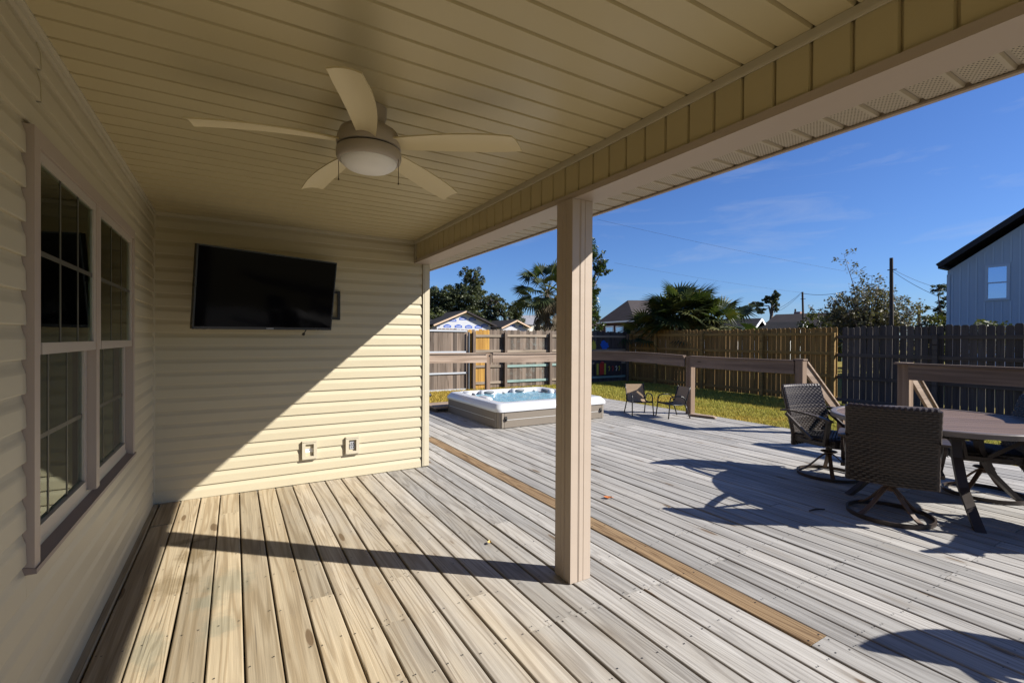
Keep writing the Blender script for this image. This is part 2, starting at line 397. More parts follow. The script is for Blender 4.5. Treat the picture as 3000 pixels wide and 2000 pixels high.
m_oak=leaf_mat('oak_leaf',(.030,.044,.020),(.080,.092,.046),(.09,.10,.045))
m_magn=leaf_mat('broad_leaf',(.03,.05,.012),(.06,.085,.02),(.10,.13,.025),.35)
m_hedge=leaf_mat('hedge_leaf',(.035,.05,.012),(.075,.085,.02),(.09,.095,.022))
m_sparse=leaf_mat('thin_leaf',(.075,.072,.040),(.14,.125,.07),(.10,.085,.04))
m_palm=leaf_mat('palm_leaf',(.018,.032,.012),(.045,.062,.02),(.10,.095,.022),.5,.9,.28,.3)
m_dead=leaf_mat('dead_frond',(.10,.075,.045),(.19,.15,.10),None,.8)
m_bark=plain('bark',(.10,.08,.065),.95,.3,12,bump=.6,bscale=25)
m_pole=plain('creosoted_pole',(.055,.042,.034),.9,.2,9)
m_wire=plain('wire',(.02,.02,.022),.6)
def shingle(name,col):
    t=NT(name); p=t.pos(); s=t.sep(p)
    b=t.n('ShaderNodeTexBrick'); b.inputs['Scale'].default_value=1.0; b.inputs['Mortar Size'].default_value=.012; b.inputs['Brick Width'].default_value=.33; b.inputs['Row Height'].default_value=.14
    b.inputs['Color1'].default_value=(*[x*.8 for x in col],1); b.inputs['Color2'].default_value=(*[x*1.25 for x in col],1); b.inputs['Mortar'].default_value=(*[x*.5 for x in col],1)
    t.l(t.comb(t.math('ADD',s[0],s[1]),s[2],0),b.inputs['Vector'])
    t.p(color=t.mix(.5,b.outputs['Color'],t.mix(t.noise(p,3,5),tuple(x*.7 for x in col),tuple(x*1.3 for x in col))),rough=.95,spec=.15); return t.mat
m_roof_dark=shingle('charcoal_shingle',(.035,.034,.036)); m_roof_brown=shingle('brown_shingle',(.040,.034,.035)); m_roof_grey=shingle('grey_shingle',(.20,.20,.215))
m_wrap=plain('white_wrap_shaded',(.42,.43,.47),.55,.05,3)  # duller than white sheeting; tree shade is put into the colour
m_blue=plain('blue_print',(.035,.09,.36),.6,.05)
m_print=plain('white_print',(.80,.80,.82),.6,.02)
m_whitep=plain('white_paint',(.78,.78,.77),.55,.04)
m_rake=plain('raw_pine_rake',(.50,.36,.25),.7,.1)
m_gwall=plain('skylit_board',(.31,.40,.51),.6,.06,3); m_gbat=plain('skylit_batten',(.36,.46,.57),.6,.05)  # white-grey boards with the blue of the skylight put into the colour
m_gtrim=plain('black_fascia',(.008,.007,.010),.6)
m_brick=plain('dark_brick',(.085,.042,.036),.9,.25,20); m_brick2=plain('chimney_brick',(.26,.16,.135),.9,.25,20)
m_green=plain('dark_green_siding',(.012,.028,.018),.7); m_cream2=plain('cream_panel',(.58,.56,.50),.6)
m_skyglass=NT('pane_reflecting_sky').p(color=(.34,.43,.58),rough=.06,metal=.85,spec=.6).mat
m_leafd=plain('dead_leaf',(.42,.13,.03),.6,.2,40); m_straw=plain('straw_bit',(.55,.38,.12),.7,.2,40); m_twig=plain('twig_bark',(.05,.035,.025),.9)
m_paintb=plain('blue_paint',(.015,.10,.50),.6,.2,9); m_painty=plain('yellow_paint',(.40,.36,.04),.6,.2,9); m_paintr=plain('red_paint',(.40,.03,.02),.6,.2,9)

# ------------------------------------------------------------------ ground
GZ=-.40
g=MB(); N=24
g.add([(-900,-900,GZ),(900,-900,GZ),(900,900,GZ),(-900,900,GZ)],[(0,1,2,3)])
tag(g.build('ground',m_ground),'yellow green lawn and ground beyond the wooden deck','lawn',None,'structure')
gm=MB()
def blades(x0,x1,y0,y1,n,smin,smax,test=None):
    for _ in range(n):
        x=rng.uniform(x0,x1); y=rng.uniform(y0,y1)
        if test and not test(x,y): continue
        for k in range(3):
            a=rng.uniform(0,6.283); h=rng.uniform(smin,smax); w=rng.uniform(.006,.012); l=rng.uniform(.01,.045)
            bx=x+rng.uniform(-.03,.03); by=y+rng.uniform(-.03,.03); ca,sa=math.cos(a),math.sin(a)
            gm.add([(bx-sa*w,by+ca*w,GZ),(bx+sa*w,by-ca*w,GZ),(bx+ca*l,by+sa*l,GZ+h)],[(0,1,2)])
blades(7.5,14.6,2.0,9.3,21000,.035,.08)
blades(2.2,14.6,9.3,14.8,26000,.035,.085)
tag(gm.build('grass',m_grass,fix=False),'patchy green and straw coloured grass between deck and fences','grass',None,'stuff')

# ------------------------------------------------------------------ deck: every board is its own object
XL, DY, ZC = -.5925, 4.888, 2.4424
deck=tag(empty('deck'),'large timber deck of grey weathered boards running away from the camera','deck',None,'structure')
seams=[XL+.004,-.538]
while seams[-1] < .76-1e-6: seams.append(seams[-1]+.1445)
for _ in range(10): seams.append(seams[-1]+.1517)
while seams[-1] < 7.45: seams.append(seams[-1]+.1475)
def plank_mesh(w,L,name,mat,th=.032):
    hw=w/2; r=.006
    poly=[(-hw,-th),(hw,-th),(hw,-r),(hw-r*.35,-r*.35),(hw-r,0),(-hw+r,0),(-hw+r*.35,-r*.35),(-hw,-r)]
    return MB().prism(poly,'y',-L/2,L/2).mesh(name,mat)
joists=[-2.6+.406*i for i in range(30)]
nails=MB()
def nail(x,y):
    n=6; vs=[(x+.0042*math.cos(k*1.047),y+.0042*math.sin(k*1.047),.0016) for k in range(n)]; nails.add(vs,[tuple(range(n))])
BROWN=20
for k in range(len(seams)-1):
    a,b=seams[k],seams[k+1]; gap=.0075; w=(b-a)-gap; xc=(a+b)/2
    y0,y1=-2.6,(4.872 if xc<1.82 else 9.2)
    cuts=[]
    prr=random.Random(k*7+3)
    if k==BROWN: cuts=[1.142,6.30]
    else:
        y=y0+prr.choice([1.2,2.0,2.8,3.6,4.5])
        while y<y1-.5:
            cuts.append(min(joists,key=lambda j:abs(j-y))+.015); y+=prr.choice([2.44,3.05,3.66,4.27])
        if k in (2,3): cuts=[3.87+.0*k]
        if k==4: cuts=[4.35,.9]; 
        cuts=sorted(set(round(c,3) for c in cuts if y0+.3<c<y1-.3))
    ys=[y0]+sorted(cuts)+[y1]
    for i in range(len(ys)-1):
        L=ys[i+1]-ys[i]-.005
        if L<.1: continue
        new = (k==BROWN and i==1)
        me=plank_mesh(w,L,'plank',m_newboard if new else m_deck)
        o=place('plank',me,deck,(xc,(ys[i]+ys[i+1])/2,prr.uniform(-.0025,.0025)),(prr.uniform(-.0006,.0006),prr.uniform(-.008,.008),prr.uniform(-.0007,.0007)))
        if new: o['label']='newer orange brown replacement board'
        for j in joists:
            if ys[i]+.03<j<ys[i+1]-.03:
                for sx in (-.042,.042):
                    if prr.random()<.86: nail(xc+sx+prr.uniform(-.012,.012),j+prr.uniform(-.02,.02))
        for e in (ys[i]+.022,ys[i+1]-.022):
            for sx in (-.042,.042): nail(xc+sx+prr.uniform(-.006,.006),e)
for v in range(len(nails.v)): nails.v[v]=(nails.v[v][0],nails.v[v][1],.0042)
nails.build('nail',m_black,deck,kind='stuff',fix=False)
jm=MB()
for j in joists:
    jm.box(XL,1.82 if j>4.9 and False else 7.40,j-.019,j+.019,-.18,-.034) if j<4.85 else jm.box(1.85,7.40,j-.019,j+.019,-.18,-.034)
jm.build('joist',m_joist,deck)
box(7.42,7.455,-2.6,9.2,-.24,-.036).build('rim_board',m_railshade,deck)
box(1.85,7.42,9.165,9.2,-.24,-.036).build('rim_board',m_rail,deck)
box(XL,7.4,-2.55,9.1,-.395,-.39).build('shade_sheet',m_dark,deck)  # dark sheet on the ground stands in for shade below the boards

# ------------------------------------------------------------------ house: walls of lap siding, soffit ceiling, beam, eave, column, window
house=thing('house','cream vinyl sided house with covered porch, soffit ceiling and square porch column','house')
H=.1103
def clip_lap(z0,h,lo,hi):
    P=lap(z0,h); out=[]
    n=len(P)
    for zc_,keep in ((lo,lambda z:z>=lo),(hi,lambda z:z<=hi)):
        out=[]; n=len(P)
        for i in range(n):
            a,b=P[i],P[(i+1)%n]
            if keep(a[1]): out.append(a)
            if keep(a[1])!=keep(b[1]):
                u=(zc_-a[1])/(b[1]-a[1]); out.append((a[0]+(b[0]-a[0])*u,zc_))
        P=out
    return P
def lap(z0,h=H):   # dutch lap profile: (distance off the wall, height)
    return [(0,z0),(.0150,z0),(.0160,z0+.004),(.0142,z0+.58*h),(.0126,z0+.65*h),(.0080,z0+.78*h),(.0050,z0+.90*h),(.0038,z0+h),(0,z0+h)]
# window wall: plane X = XL, laps stick out towards +X
wallL=box(XL-.14,XL-.002,-2.6,2.13,-.3,2.62)
wallL.box(XL-.14,XL-.002,3.86,DY+.2,-.3,2.62); wallL.box(XL-.14,XL-.002,2.13,3.86,-.3,.68); wallL.box(XL-.14,XL-.002,2.13,3.86,2.03,2.62)
wallL=wallL.build('wall',m_trim,house,label='long side wall with the double window')
WY0,WY1,WZ0,WZ1=2.10,3.885,.63,2.085
zs=[i*H+.002 for i in range(23)]
def lplank(y0,y1,z0,h=H,dx=0.0):
    prof=[(XL+d+dx,z) for d,z in lap(z0,h)]
    MB().prism(prof,'y',y0,y1).build('siding_plank',m_siding,wallL)
for i,z in enumerate(zs):
    h=min(H,ZC-.03-z)
    if h<.02: continue
    if z+h>WZ0+.01 and z<WZ1-.01:
        lplank(-2.6,WY0-.004,z,h); lplank(WY1+.004,DY-.022,z,h)
        for lo,hi in ((z,WZ0-.004),(WZ1+.004,z+h)):
            if hi-lo>.008 and lo>=z-1e-6 and hi<=z+h+1e-6: MB().prism([(XL+d,zz) for d,zz in clip_lap(z,h,lo,hi)],'y',WY0-.003,WY1+.003).build('siding_plank',m_siding,wallL)
    elif z>2.1:
        lplank(-2.6,2.235,z,h); lplank(2.225,DY-.022,z,h,.0035)
    else: lplank(-2.6,DY-.022,z,h)
box(XL,XL+.022,DY-.024,DY-.002,.004,ZC-.002).build('corner_trim',m_trim,wallL)
box(XL,XL+.020,-2.6,DY-.024,ZC-.034,ZC-.001).build('frieze_trim',m_trim,wallL)
# end wall with the television: plane Y = DY, laps stick out towards -Y
wallE=box(XL,1.80,DY+.002,DY+.14,-.3,2.62).build('wall',m_trim,house,label='end wall that carries the television')
for i,z in enumerate(zs):
    h=min(H,ZC-.03-z)
    if h<.02: continue
    x1 = 1.758 if z<2.17 else 1.668
    MB().prism([(DY-d,zz) for d,zz in lap(z,h)],'x',XL+.024,x1-.006).build('siding_plank',m_siding,wallE) if False else None
    poly=[(DY-d,zz) for d,zz in lap(z,h)]
    MB().prism(poly,'x',XL+.024,x1-.006).build('siding_plank',m_siding,wallE)
box(XL+.001,XL+.024,DY-.026,DY-.001,.004,ZC-.002).build('corner_trim',m_trim,wallE)
ct=MB(); ct.box(1.758,1.772,DY-.026,DY+.10,.012,2.198); ct.box(1.772,1.776,DY-.022,DY+.10,.012,2.198); ct.box(1.776,1.832,DY-.027,DY+.10,.012,2.198)
ct.build('corner_post',m_trim,wallE)
box(XL+.024,1.665,DY-.022,DY,ZC-.03,ZC-.001).build('frieze_trim',m_trim,wallE)
# bump-out behind the end wall
box(XL-3,1.79,DY+.14,7.6,-.3,2.42).build('rear_block',m_siding,house)
# ceiling of soffit strips running across the porch
ceil=box(XL-.1,1.70,-2.6,DY+.05,ZC+.016,ZC+.05).build('ceiling',m_ceil,house)
PP=.1270
n0=-37
cm=None
prof=[(-PP/2+.0005,ZC+.0155),(-PP/2+.0005,ZC+.013),(-PP/2+.006,ZC),(PP/2-.0105,ZC),(PP/2-.0085,ZC+.013),(PP/2-.0005,ZC+.014),(PP/2-.0005,ZC+.0155)]
cm=MB().prism([(y,z-ZC) for y,z in prof],'x',XL+.012,1.664).mesh('soffit_panel',m_ceil)
for i in range(60):
    y=2.113-PP*38.5+PP*(i+1)
    if y<-2.6 or y>DY-.03: continue
    place('soffit_panel',cm,ceil,(0,y,ZC))
ct=MB(); ct.box(XL+.012,XL+.030,-2.6,DY-.004,ZC-.008,ZC-.0005); ct.build('edge_trim',m_trim,ceil)
# beam wrapped in vertical soffit strips, with a clay corner wrap below
BX0,BX1,BZ=1.67,1.822,2.2022
beam=box(BX0+.014,BX1,-2.6,DY-.028,BZ+.006,ZC+.03).build('beam',m_ceil,house)
bp=.1240
bprof=[(.0135,-bp/2+.0005),(.012,-bp/2+.0005),(0,-bp/2+.006),(0,bp/2-.010),(.012,bp/2-.008),(.013,bp/2-.0005),(.0135,bp/2-.0005)]
bmesh_=MB().prism(bprof,'z',BZ+.03,ZC-.036).mesh('soffit_panel',m_ceil)
y=2.096+bp/2-40*bp
while y<DY-.09:
    if y>-2.5: place('soffit_panel',bmesh_,beam,(BX0,y,0))
    y+=bp
tr=MB(); tr.prism([(BX0-.011,ZC-.038),(BX0-.002,ZC-.038),(BX0-.002,ZC-.0015),(BX0-.013,ZC-.0015),(BX0-.013,ZC-.030)],'y',-2.6,DY-.028); tr.build('top_trim',m_trim,beam)
tr=MB(); tr.prism([(BX0-.010,BZ),(BX1+.004,BZ),(BX1+.004,BZ+.005),(BX0-.004,BZ+.005),(BX0-.004,BZ+.034),(BX0-.010,BZ+.034)],'y',-2.6,DY-.003); tr.build('beam_wrap',m_clay,beam)
tr=box(BX0-.008,BX0+.012,DY-.05,DY-.028,BZ+.036,ZC-.04); tr.build('end_trim',m_trim,beam)
# vented eave outside the beam
EZ=2.2945; EX=2.216
eave=box(BX1+.006,EX,-2.6,9.0,EZ+.014,EZ+.03).build('eave',m_clay,house)
vprof=[(-PP/2+.0005,.0135),(-PP/2+.0005,.011),(-PP/2+.005,0),(PP/2-.018,0),(PP/2-.014,.012),(PP/2-.0005,.0125),(PP/2-.0005,.0135)]
vm=MB().prism(vprof,'x',BX1+.008,EX-.004).mesh('soffit_panel',m_vent)
y=-2.5
while y<7.9:
    place('soffit_panel',vm,eave,(0,y,EZ)); y+=PP
MB().prism([(EX-.010,EZ-.012),(EX+.012,EZ-.012),(EX+.012,EZ+.14),(EX,EZ+.14),(EX,EZ-.004),(EX-.010,EZ-.004)],'y',-2.6,9.0).build('fascia',m_clay,eave)
# roof
rf=MB(); rf.prism([(EX+.016,2.43),(EX+.016,2.446),(-4.5,4.95),(-9,3.4),(-9,3.36),(-4.5,4.85),(XL-.2,3.40),(1.70,2.62)],'y',-2.75,9.1)
rf.build('roof',m_roof_dark,house)
box(XL-5,XL-.16,-2.6,7.6,-.3,3.3).build('rear_block',m_trim,house)
# porch column: square vinyl wrap with shallow beads
def colprof(x0,x1,y0,y1):
    b=.0035
    P=[(x0,y0)]
    W_=x1-x0
    for a,c in ((.36,.375),(.41,.42),(.62,.645)): P+=[(x0+a*W_,y0),(x0+(a+c)/2*W_,y0+(b if a>.5 else -b*.6)),(x0+c*W_,y0)]
    P.append((x1,y0)); P.append((x1,y1))
    P.append((x0,y1))
    W2=y1-y0
    for a,c in ((.62,.645),(.41,.42),(.36,.375)): P+=[(x0,y0+c*W2),(x0+(b if a>.5 else -b*.6),y0+(a+c)/2*W2),(x0,y0+a*W2)]
    return P
MB().prism(colprof(1.650,1.796,2.119,2.268),'z',.004,BZ-.001).build('column',m_clay,house)

# double window: frame, mullion, sill, four sashes, four panes
win=MB(); F=.052; fx0,fx1=XL-.02,XL+.034
win.box(fx0,fx1,WY0,WY0+F,WZ0+.01,WZ1); win.box(fx0,fx1,WY1-F,WY1,WZ0+.01,WZ1); win.box(fx0,fx1,WY0+F,WY1-F,WZ1-.055,WZ1)
win.box(XL-.11,XL+.028,2.925,2.985,WZ0+.045,WZ1-.055)
win.box(XL-.11,fx0,WY0+.028,WY0+F,WZ0+.05,WZ1-.03); win.box(XL-.11,fx0,WY1-F,WY1-.028,WZ0+.05,WZ1-.03)
window=win.build('window',m_frame,house,label='double hung twin window in the side wall')
sl=MB(); sl.prism([(XL-.10,WZ0+.055),(XL+.036,WZ0+.014),(XL+.040,WZ0+.014),(XL+.040,WZ0-.002),(XL-.10,WZ0-.002)],'y',WY0-.004,WY1+.018); sl.build('sill',m_sill,window)
MR=1.36
for (a,b) in ((WY0+F,2.925),(2.985,WY1-F)):
    s_=MB(); t_=.036
    # upper sash, outer track
    x0,x1=XL+.002,XL+.026; z0,z1=MR-.022,WZ1-.057
    s_.box(x0,x1,a+.001,a+t_,z0,z1); s_.box(x0,x1,b-t_,b-.001,z0,z1); s_.box(x0,x1,a+t_,b-t_,z1-t_,z1); s_.box(x0,x1+.004,a+t_,b-t_,z0,z0+.040)
    s_.build('sash',m_sash,window)
    box(XL+.016,XL+.019,a+t_,b-t_,z0+.040,z1-t_).build('pane',m_glass,window)
    mu=MB(); yy0,yy1,zz0,zz1=a+t_,b-t_,z0+.04,z1-t_
    for q in (1/3,2/3): mu.box(XL+.0195,XL+.0205,yy0+(yy1-yy0)*q-.008,yy0+(yy1-yy0)*q+.008,zz0,zz1)
    mu.box(XL+.0192,XL+.0202,yy0,yy1,(zz0+zz1)/2-.009,(zz0+zz1)/2+.009); mu.build('muntin',m_muntin,window)
    # lower sash, inner track
    s_=MB(); x0,x1=XL-.034,XL-.006; z0,z1=WZ0+.048,MR+.018
    s_.box(x0,x1,a+.001,a+t_,z0,z1); s_.box(x0,x1,b-t_-.008,b-.001,z0,z1); s_.box(x0,x1,a+t_,b-t_-.008,z1-t_,z1); s_.box(x0,x1+.006,a+t_,b-t_-.008,z0,z0+.05)
    s_.build('sash',m_sash,window)
    box(XL-.018,XL-.015,a+t_,b-t_-.008,z0+.05,z1-t_).build('pane',m_glass,window)
    mu=MB(); yy0,yy1,zz0,zz1=a+t_,b-t_,z0+.05,z1-t_
    for q in (1/3,2/3): mu.box(XL-.0145,XL-.0135,yy0+(yy1-yy0)*q-.008,yy0+(yy1-yy0)*q+.008,zz0,zz1)
    mu.box(XL-.0148,XL-.0138,yy0,yy1,(zz0+zz1)/2-.009,(zz0+zz1)/2+.009); mu.build('muntin',m_muntin,window)
box(XL-.155,XL-.145,2.0,4.0,.5,2.2).build('dim_room_panel',m_room,window)  # dark panel behind the glass stands in for the dim room

# ------------------------------------------------------------------ television on its arm
TL,TR,BR,BL=(Vector(p) for p in ((-.243,4.25,2.105),(.844,4.715,2.115),(.802,4.775,1.472),(-.278,4.318,1.460)))
tv=thing('television','large black flat screen television angled on a wall arm','television',(.35,4.86,1.75))
O=Vector(tv.location)
cx_=(TR-TL).normalized(); cy_=(TL-BL).normalized(); nrm=cx_.cross(cy_).normalized()
if nrm.y>0: nrm=-nrm
def slab(a,b,c,d,th,inset=0.0,front=0.0):
    ctr=(a+b+c+d)/4; q=[]
    for p in (a,b,c,d):
        q.append(p+(ctr-p).normalized()*inset+nrm*front-O)
    q2=[p-nrm*th for p in q]
    m=MB(); m.add(q+q2,[(0,1,2,3),(7,6,5,4),(0,4,5,1),(1,5,6,2),(2,6,7,3),(3,7,4,0)]); return m
slab(TL,TR,BR,BL,.045).build('housing',m_bezel,tv)
def inner(p,dx,dy): return p+cx_*dx+cy_*dy
scr=slab(inner(TL,.012,-.012),inner(TR,-.012,-.012),inner(BR,-.012,.022),inner(BL,.012,.022),.002,0,.0025); scr.build('screen',m_screen,tv)
mid=(BL+BR)/2
lg=MB(); lg.obox(mid+cx_*-.03+cy_*.011+nrm*.003-O, mid+cx_*.03+cy_*.011+nrm*.003-O,.004,.008,up=tuple(cy_)); lg.build('badge',m_greyp,tv)
arm=MB(); c0=(TL+TR+BR+BL)/4-nrm*.05-O; c1=Vector((.62,4.85,1.74))-O
arm.obox(c0,Vector((.15,4.72,1.74))-O,.03,.09); arm.obox(Vector((.15,4.72,1.74))-O,c1,.03,.09); arm.obox(c0+Vector((0,0,.2)),c0-Vector((0,0,.2)),.30,.02,up=tuple(nrm)); arm.build('arm',m_black,tv)
br=MB(); 
for x in (.60,.872): br.box(x-O.x,x+.024-O.x,4.835-O.y,4.868-O.y,1.575-O.z,1.858-O.z)
br.box(.624-O.x,.872-O.x,4.84-O.y,4.866-O.y,1.835-O.z,1.857-O.z); br.box(.624-O.x,.872-O.x,4.84-O.y,4.866-O.y,1.577-O.z,1.60-O.z); br.build('wall_bracket',m_black,tv)
cd=MB(); q=Vector((.56,4.70,1.47))-O; cd.tube([q+Vector((.03,.0,.05)),q+Vector((.01,0,.0)),q+Vector((-.008,-.005,-.03))],.005,6); cd.tube([q+Vector((-.008,-.005,-.03)),q+Vector((-.018,-.008,-.05))],.013,8); cd.build('power_cord',m_black,tv)

# ------------------------------------------------------------------ outlet boxes on the end wall
def outlet(name,x0,x1,z0,z1,label,white):
    t=thing(name,label,'outlet box',((x0+x1)/2,DY,z0),0,'outlet boxes low on the end wall'); w=(x1-x0)/2; h=z1-z0; f=.030
    m=MB(); d0,d1=-.040,-.001
    m.box(-w,-w+f,d0,d1,0,h); m.box(w-f,w,d0,d1,0,h); m.box(-w+f,w-f,d0,d1,0,f); m.box(-w+f,w-f,d0,d1,h-f,h)
    m.box(-w+.008,w-.008,d0-.004,d0,.006,.012); m.box(-w+.008,w-.008,d0-.004,d0,h-.012,h-.006)
    m.build('mount_block',m_block,t)
    if white:
        box(-w+f,w-f,-.012,-.009,f,h-f).build('cover_plate',m_white,t)
        box(-.004,.004,-.0145,-.012,h/2-.004,h/2+.004).build('socket',m_black,t)
    else:
        r=MB(); r.box(-w+f,w-f,-.012,-.009,f,h-f); r.build('cover_plate',m_greyp,t)
        r=MB()
        for zc in (.33,.66):
            zz=f+(h-2*f)*zc; r.box(-.022,.022,-.020,-.012,zz-.021,zz+.021)
        r.build('socket',m_greyp,t)
        r=MB(); 
        for zc in (.33,.66):
            zz=f+(h-2*f)*zc; r.box(-.012,-.006,-.0215,-.020,zz-.009,zz+.007); r.box(.006,.012,-.0215,-.020,zz-.009,zz+.007)
        r.build('slot',m_black,t)
outlet('outlet_box',.557,.690,.232,.408,'cream outlet box with a blank white plate in end wall',True)
outlet('outlet_box',.956,1.088,.236,.408,'cream outlet box with grey double socket in end wall',False)

# ------------------------------------------------------------------ ceiling fan
fan=thing('ceiling_fan','beige five bladed ceiling fan with frosted light under porch ceiling','ceiling fan',(.524,2.165,ZC))
MB().lathe([(.0,-.001),(.076,-.001),(.078,-.012),(.076,-.040),(.066,-.075),(.052,-.088),(.0,-.088)],36).build('canopy',m_fan,fan,ang=35)
MB().lathe([(.0,-.080),(.060,-.084),(.095,-.092),(.125,-.112),(.138,-.142),(.141,-.170),(.140,-.186),(.130,-.187),(.0,-.188)],44).build('motor_housing',m_fan,fan,ang=50)
MB().lathe([(.0,-.186),(.130,-.187),(.130,-.196),(.0,-.196)],44).build('gap_ring',m_black,fan)
MB().lathe([(.0,-.195),(.139,-.195),(.1425,-.202),(.1425,-.226),(.138,-.240),(.130,-.247),(.126,-.247),(.125,-.240),(.0,-.240)],44).build('light_ring',m_fan,fan,ang=50)
MB().lathe([(.1245,-.241),(.1240,-.246),(.116,-.260),(.096,-.275),(.065,-.285),(.030,-.289),(.0,-.290)],40).build('globe',m_globe,fan,True)
def blade_mesh():
    m=MB(); rows=14; cols=5; top=[]; bot=[]
    for i in range(rows):
        t=i/(rows-1); r=.12+t*.56
        w=.078+.050*math.sin(min(1,t*1.25)*math.pi*.55) - (.016*max(0,t-.8)/.2)
        sweep=.013*math.sin(t*math.pi*.9)-.004*t
        zc=-.168-.035*t*t-.006*t; tw=-R(14)*(1-.35*t)
        rt=[];rb=[]
        for j in range(cols):
            s_=(j/(cols-1)-.5); y=sweep+s_*w; camber=.010*(1-(2*s_)**2)
            rr=r+(.012 if t>.98 else 0)*(s_*2)
            z=zc+math.sin(tw)*s_*w+camber
            rt.append((rr,y,z)); rb.append((rr,y,z-.006))
        top.append(rt); bot.append(rb)
    n=cols
    vs=[p for r in top for p in r]+[p for r in bot for p in r]; B=rows*n; fs=[]
    for i in range(rows-1):
        for j in range(n-1):
            a=i*n+j; fs.append((a,a+1,a+n+1,a+n)); fs.append((B+a,B+a+n,B+a+n+1,B+a+1))
        a=i*n; fs.append((a,a+n,B+a+n,B+a)); a=i*n+n-1; fs.append((a,B+a,B+a+n,a+n))
    for j in range(n-1):
        fs.append((j,B+j,B+j+1,j+1)); a=(rows-1)*n+j; fs.append((a,a+1,B+a+1,B+a))
    m.add(vs,fs); return m.mesh('blade',m_blade)
bm_=blade_mesh()
for a in (177,250,318.5,34,103):
    o=place('blade',bm_,fan,(0,0,0),(0,0,R(a)))
auto_smooth(o,60)
for a,l in ((R(-38),.085),(R(150),.06)):
    c=MB(); x,y=.138*math.cos(a),.138*math.sin(a); c.tube([(x,y,-.24),(x,y,-.26-l)],.0016,5); c.tube([(x,y,-.26-l),(x,y,-.268-l)],.0035,6); c.build('pull_chain',m_chain,fan)

# ------------------------------------------------------------------ hot tub
tub=thing('hot_tub','square hot tub with white rim and taupe cabinet full of bubbling water','hot tub',(4.60,7.33,0))
HX,HY=1.12,1.03
def rrect(hx,hy,r,z,n=6):
    P=[]
    for cx,cy,a0 in ((hx-r,hy-r,0),(-hx+r,hy-r,90),(-hx+r,-hy+r,180),(hx-r,-hy+r,270)):
        for k in range(n+1):
            a=R(a0+90*k/n); P.append((cx+r*math.cos(a),cy+r*math.sin(a),z))
    return P
cab=MB(); cab.loft([rrect(HX-.03,HY-.03,.08,.003),rrect(HX-.03,HY-.03,.08,.268)],caps=True); cab.build('cabinet',m_cab2,tub)
def panel(ax,sgn,lo,hi,z0,z1,nm,mt):
    m=MB(); 
    if ax=='y': y=sgn*(HY-.03); m.box(lo,hi,min(y,y+sgn*.012),max(y,y+sgn*.012),z0,z1)
    else: x=sgn*(HX-.03); m.box(min(x,x+sgn*.012),max(x,x+sgn*.012),lo,hi,z0,z1)
    m.build(nm,mt,tub)
for ax,half in (('y',HX),('x',HY)):
    for sgn in (-1,1):
        L=half-.135
        panel(ax,sgn,-L,L,.136,.250,'side_panel',m_cab); panel(ax,sgn,-L,L,.012,.126,'side_panel',m_cab)
        panel(ax,sgn,-L,L,.1275,.1345,'panel_strip',m_greytrim)
        panel(ax,sgn,-L-.045,-L-.006,.012,.250,'edge_strip',m_cab2); panel(ax,sgn,L+.006,L+.045,.012,.250,'edge_strip',m_cab2)
for x in (-HX+.155,HX-.155):
    l_=MB(); l_.box(x-.017,x+.017,-HY+.003,-HY+.018,.114,.188); l_.box(x-.012,x+.012,-HY-.010,-HY+.003,.128,.150); l_.box(x-.008,x+.008,-HY-.018,-HY+.003,.155,.165); l_.tube([(x-.02,-HY-.004,.16),(x+.02,-HY-.004,.16)],.008,8); l_.build('latch',m_black,tub)
rim=MB(); rim.loft([rrect(HX-.02,HY-.02,.09,.254),rrect(HX,HY,.10,.258),rrect(HX,HY,.10,.300),rrect(HX-.010,HY-.010,.10,.318),rrect(HX-.050,HY-.050,.10,.368),rrect(HX-.062,HY-.062,.10,.377),rrect(HX-.085,HY-.085,.11,.381),
  rrect(HX-.165,HY-.165,.14,.392),rrect(HX-.19,HY-.19,.16,.380),rrect(HX-.225,HY-.225,.20,.325),rrect(HX-.31,HY-.31,.22,.26),rrect(HX-.5,HY-.5,.2,.0)]); rim.build('rim',m_acryl,tub,ang=40)
wm=MB(); nn=40; wx,wy=HX-.235,HY-.235
vs=[];fs=[]
for i in range(nn+1):
    for j in range(nn+1):
        x=-wx+2*wx*i/nn; y=-wy+2*wy*j/nn; vs.append((x,y,.322+.008*math.sin(x*17+y*9)*math.sin(y*13-x*5)+rng.uniform(-.005,.005)))
for i in range(nn):
    for j in range(nn): a=i*(nn+1)+j; fs.append((a,a+nn+1,a+nn+2,a+1))
wm.add(vs,fs); wm.build('water',m_water,tub,True)
# moulded seats and headrests rising from the shell along the inside
for (x,y,a) in ((-HX+.26,HY-.40,75),(-HX+.27,-.1,90),(-.35,HY-.26,0),(.35,HY-.26,0),(HX-.27,.45,-90),(HX-.27,-.4,-90)):
    s_=MB(); rr=[]
    for k,(sx,sy,z) in enumerate(((.19,.075,.31),(.18,.07,.372),(.15,.05,.394),(.10,.02,.398))): rr.append([( px_*math.cos(R(a))-py_*math.sin(R(a))+x, px_*math.sin(R(a))+py_*math.cos(R(a))+y, z) for px_,py_,_ in rrect(sx,sy,min(sx,sy)*.9,0,4)])
    s_.loft(rr,caps=True); s_.build('moulded_seat_back',m_acryl,tub,ang=50)
for (x,y,a) in ((-HX+.31,HY-.55,80),(-.35,HY-.325,0),(.35,HY-.325,0),(HX-.335,.45,-90),(-HX+.33,.05,90)):
    s_=MB(); ca,sa=math.cos(R(a)),math.sin(R(a)); pts=[]
    for k in range(7):
        u=-.11+.22*k/6; v=-.02*math.cos(u/.11*1.3); pts.append((x+u*ca-v*sa,y+u*sa+v*ca,.362))
    s_.tube(pts,[.012,.024,.028,.028,.028,.024,.012],8); s_.build('headrest',m_pillow,tub,True)
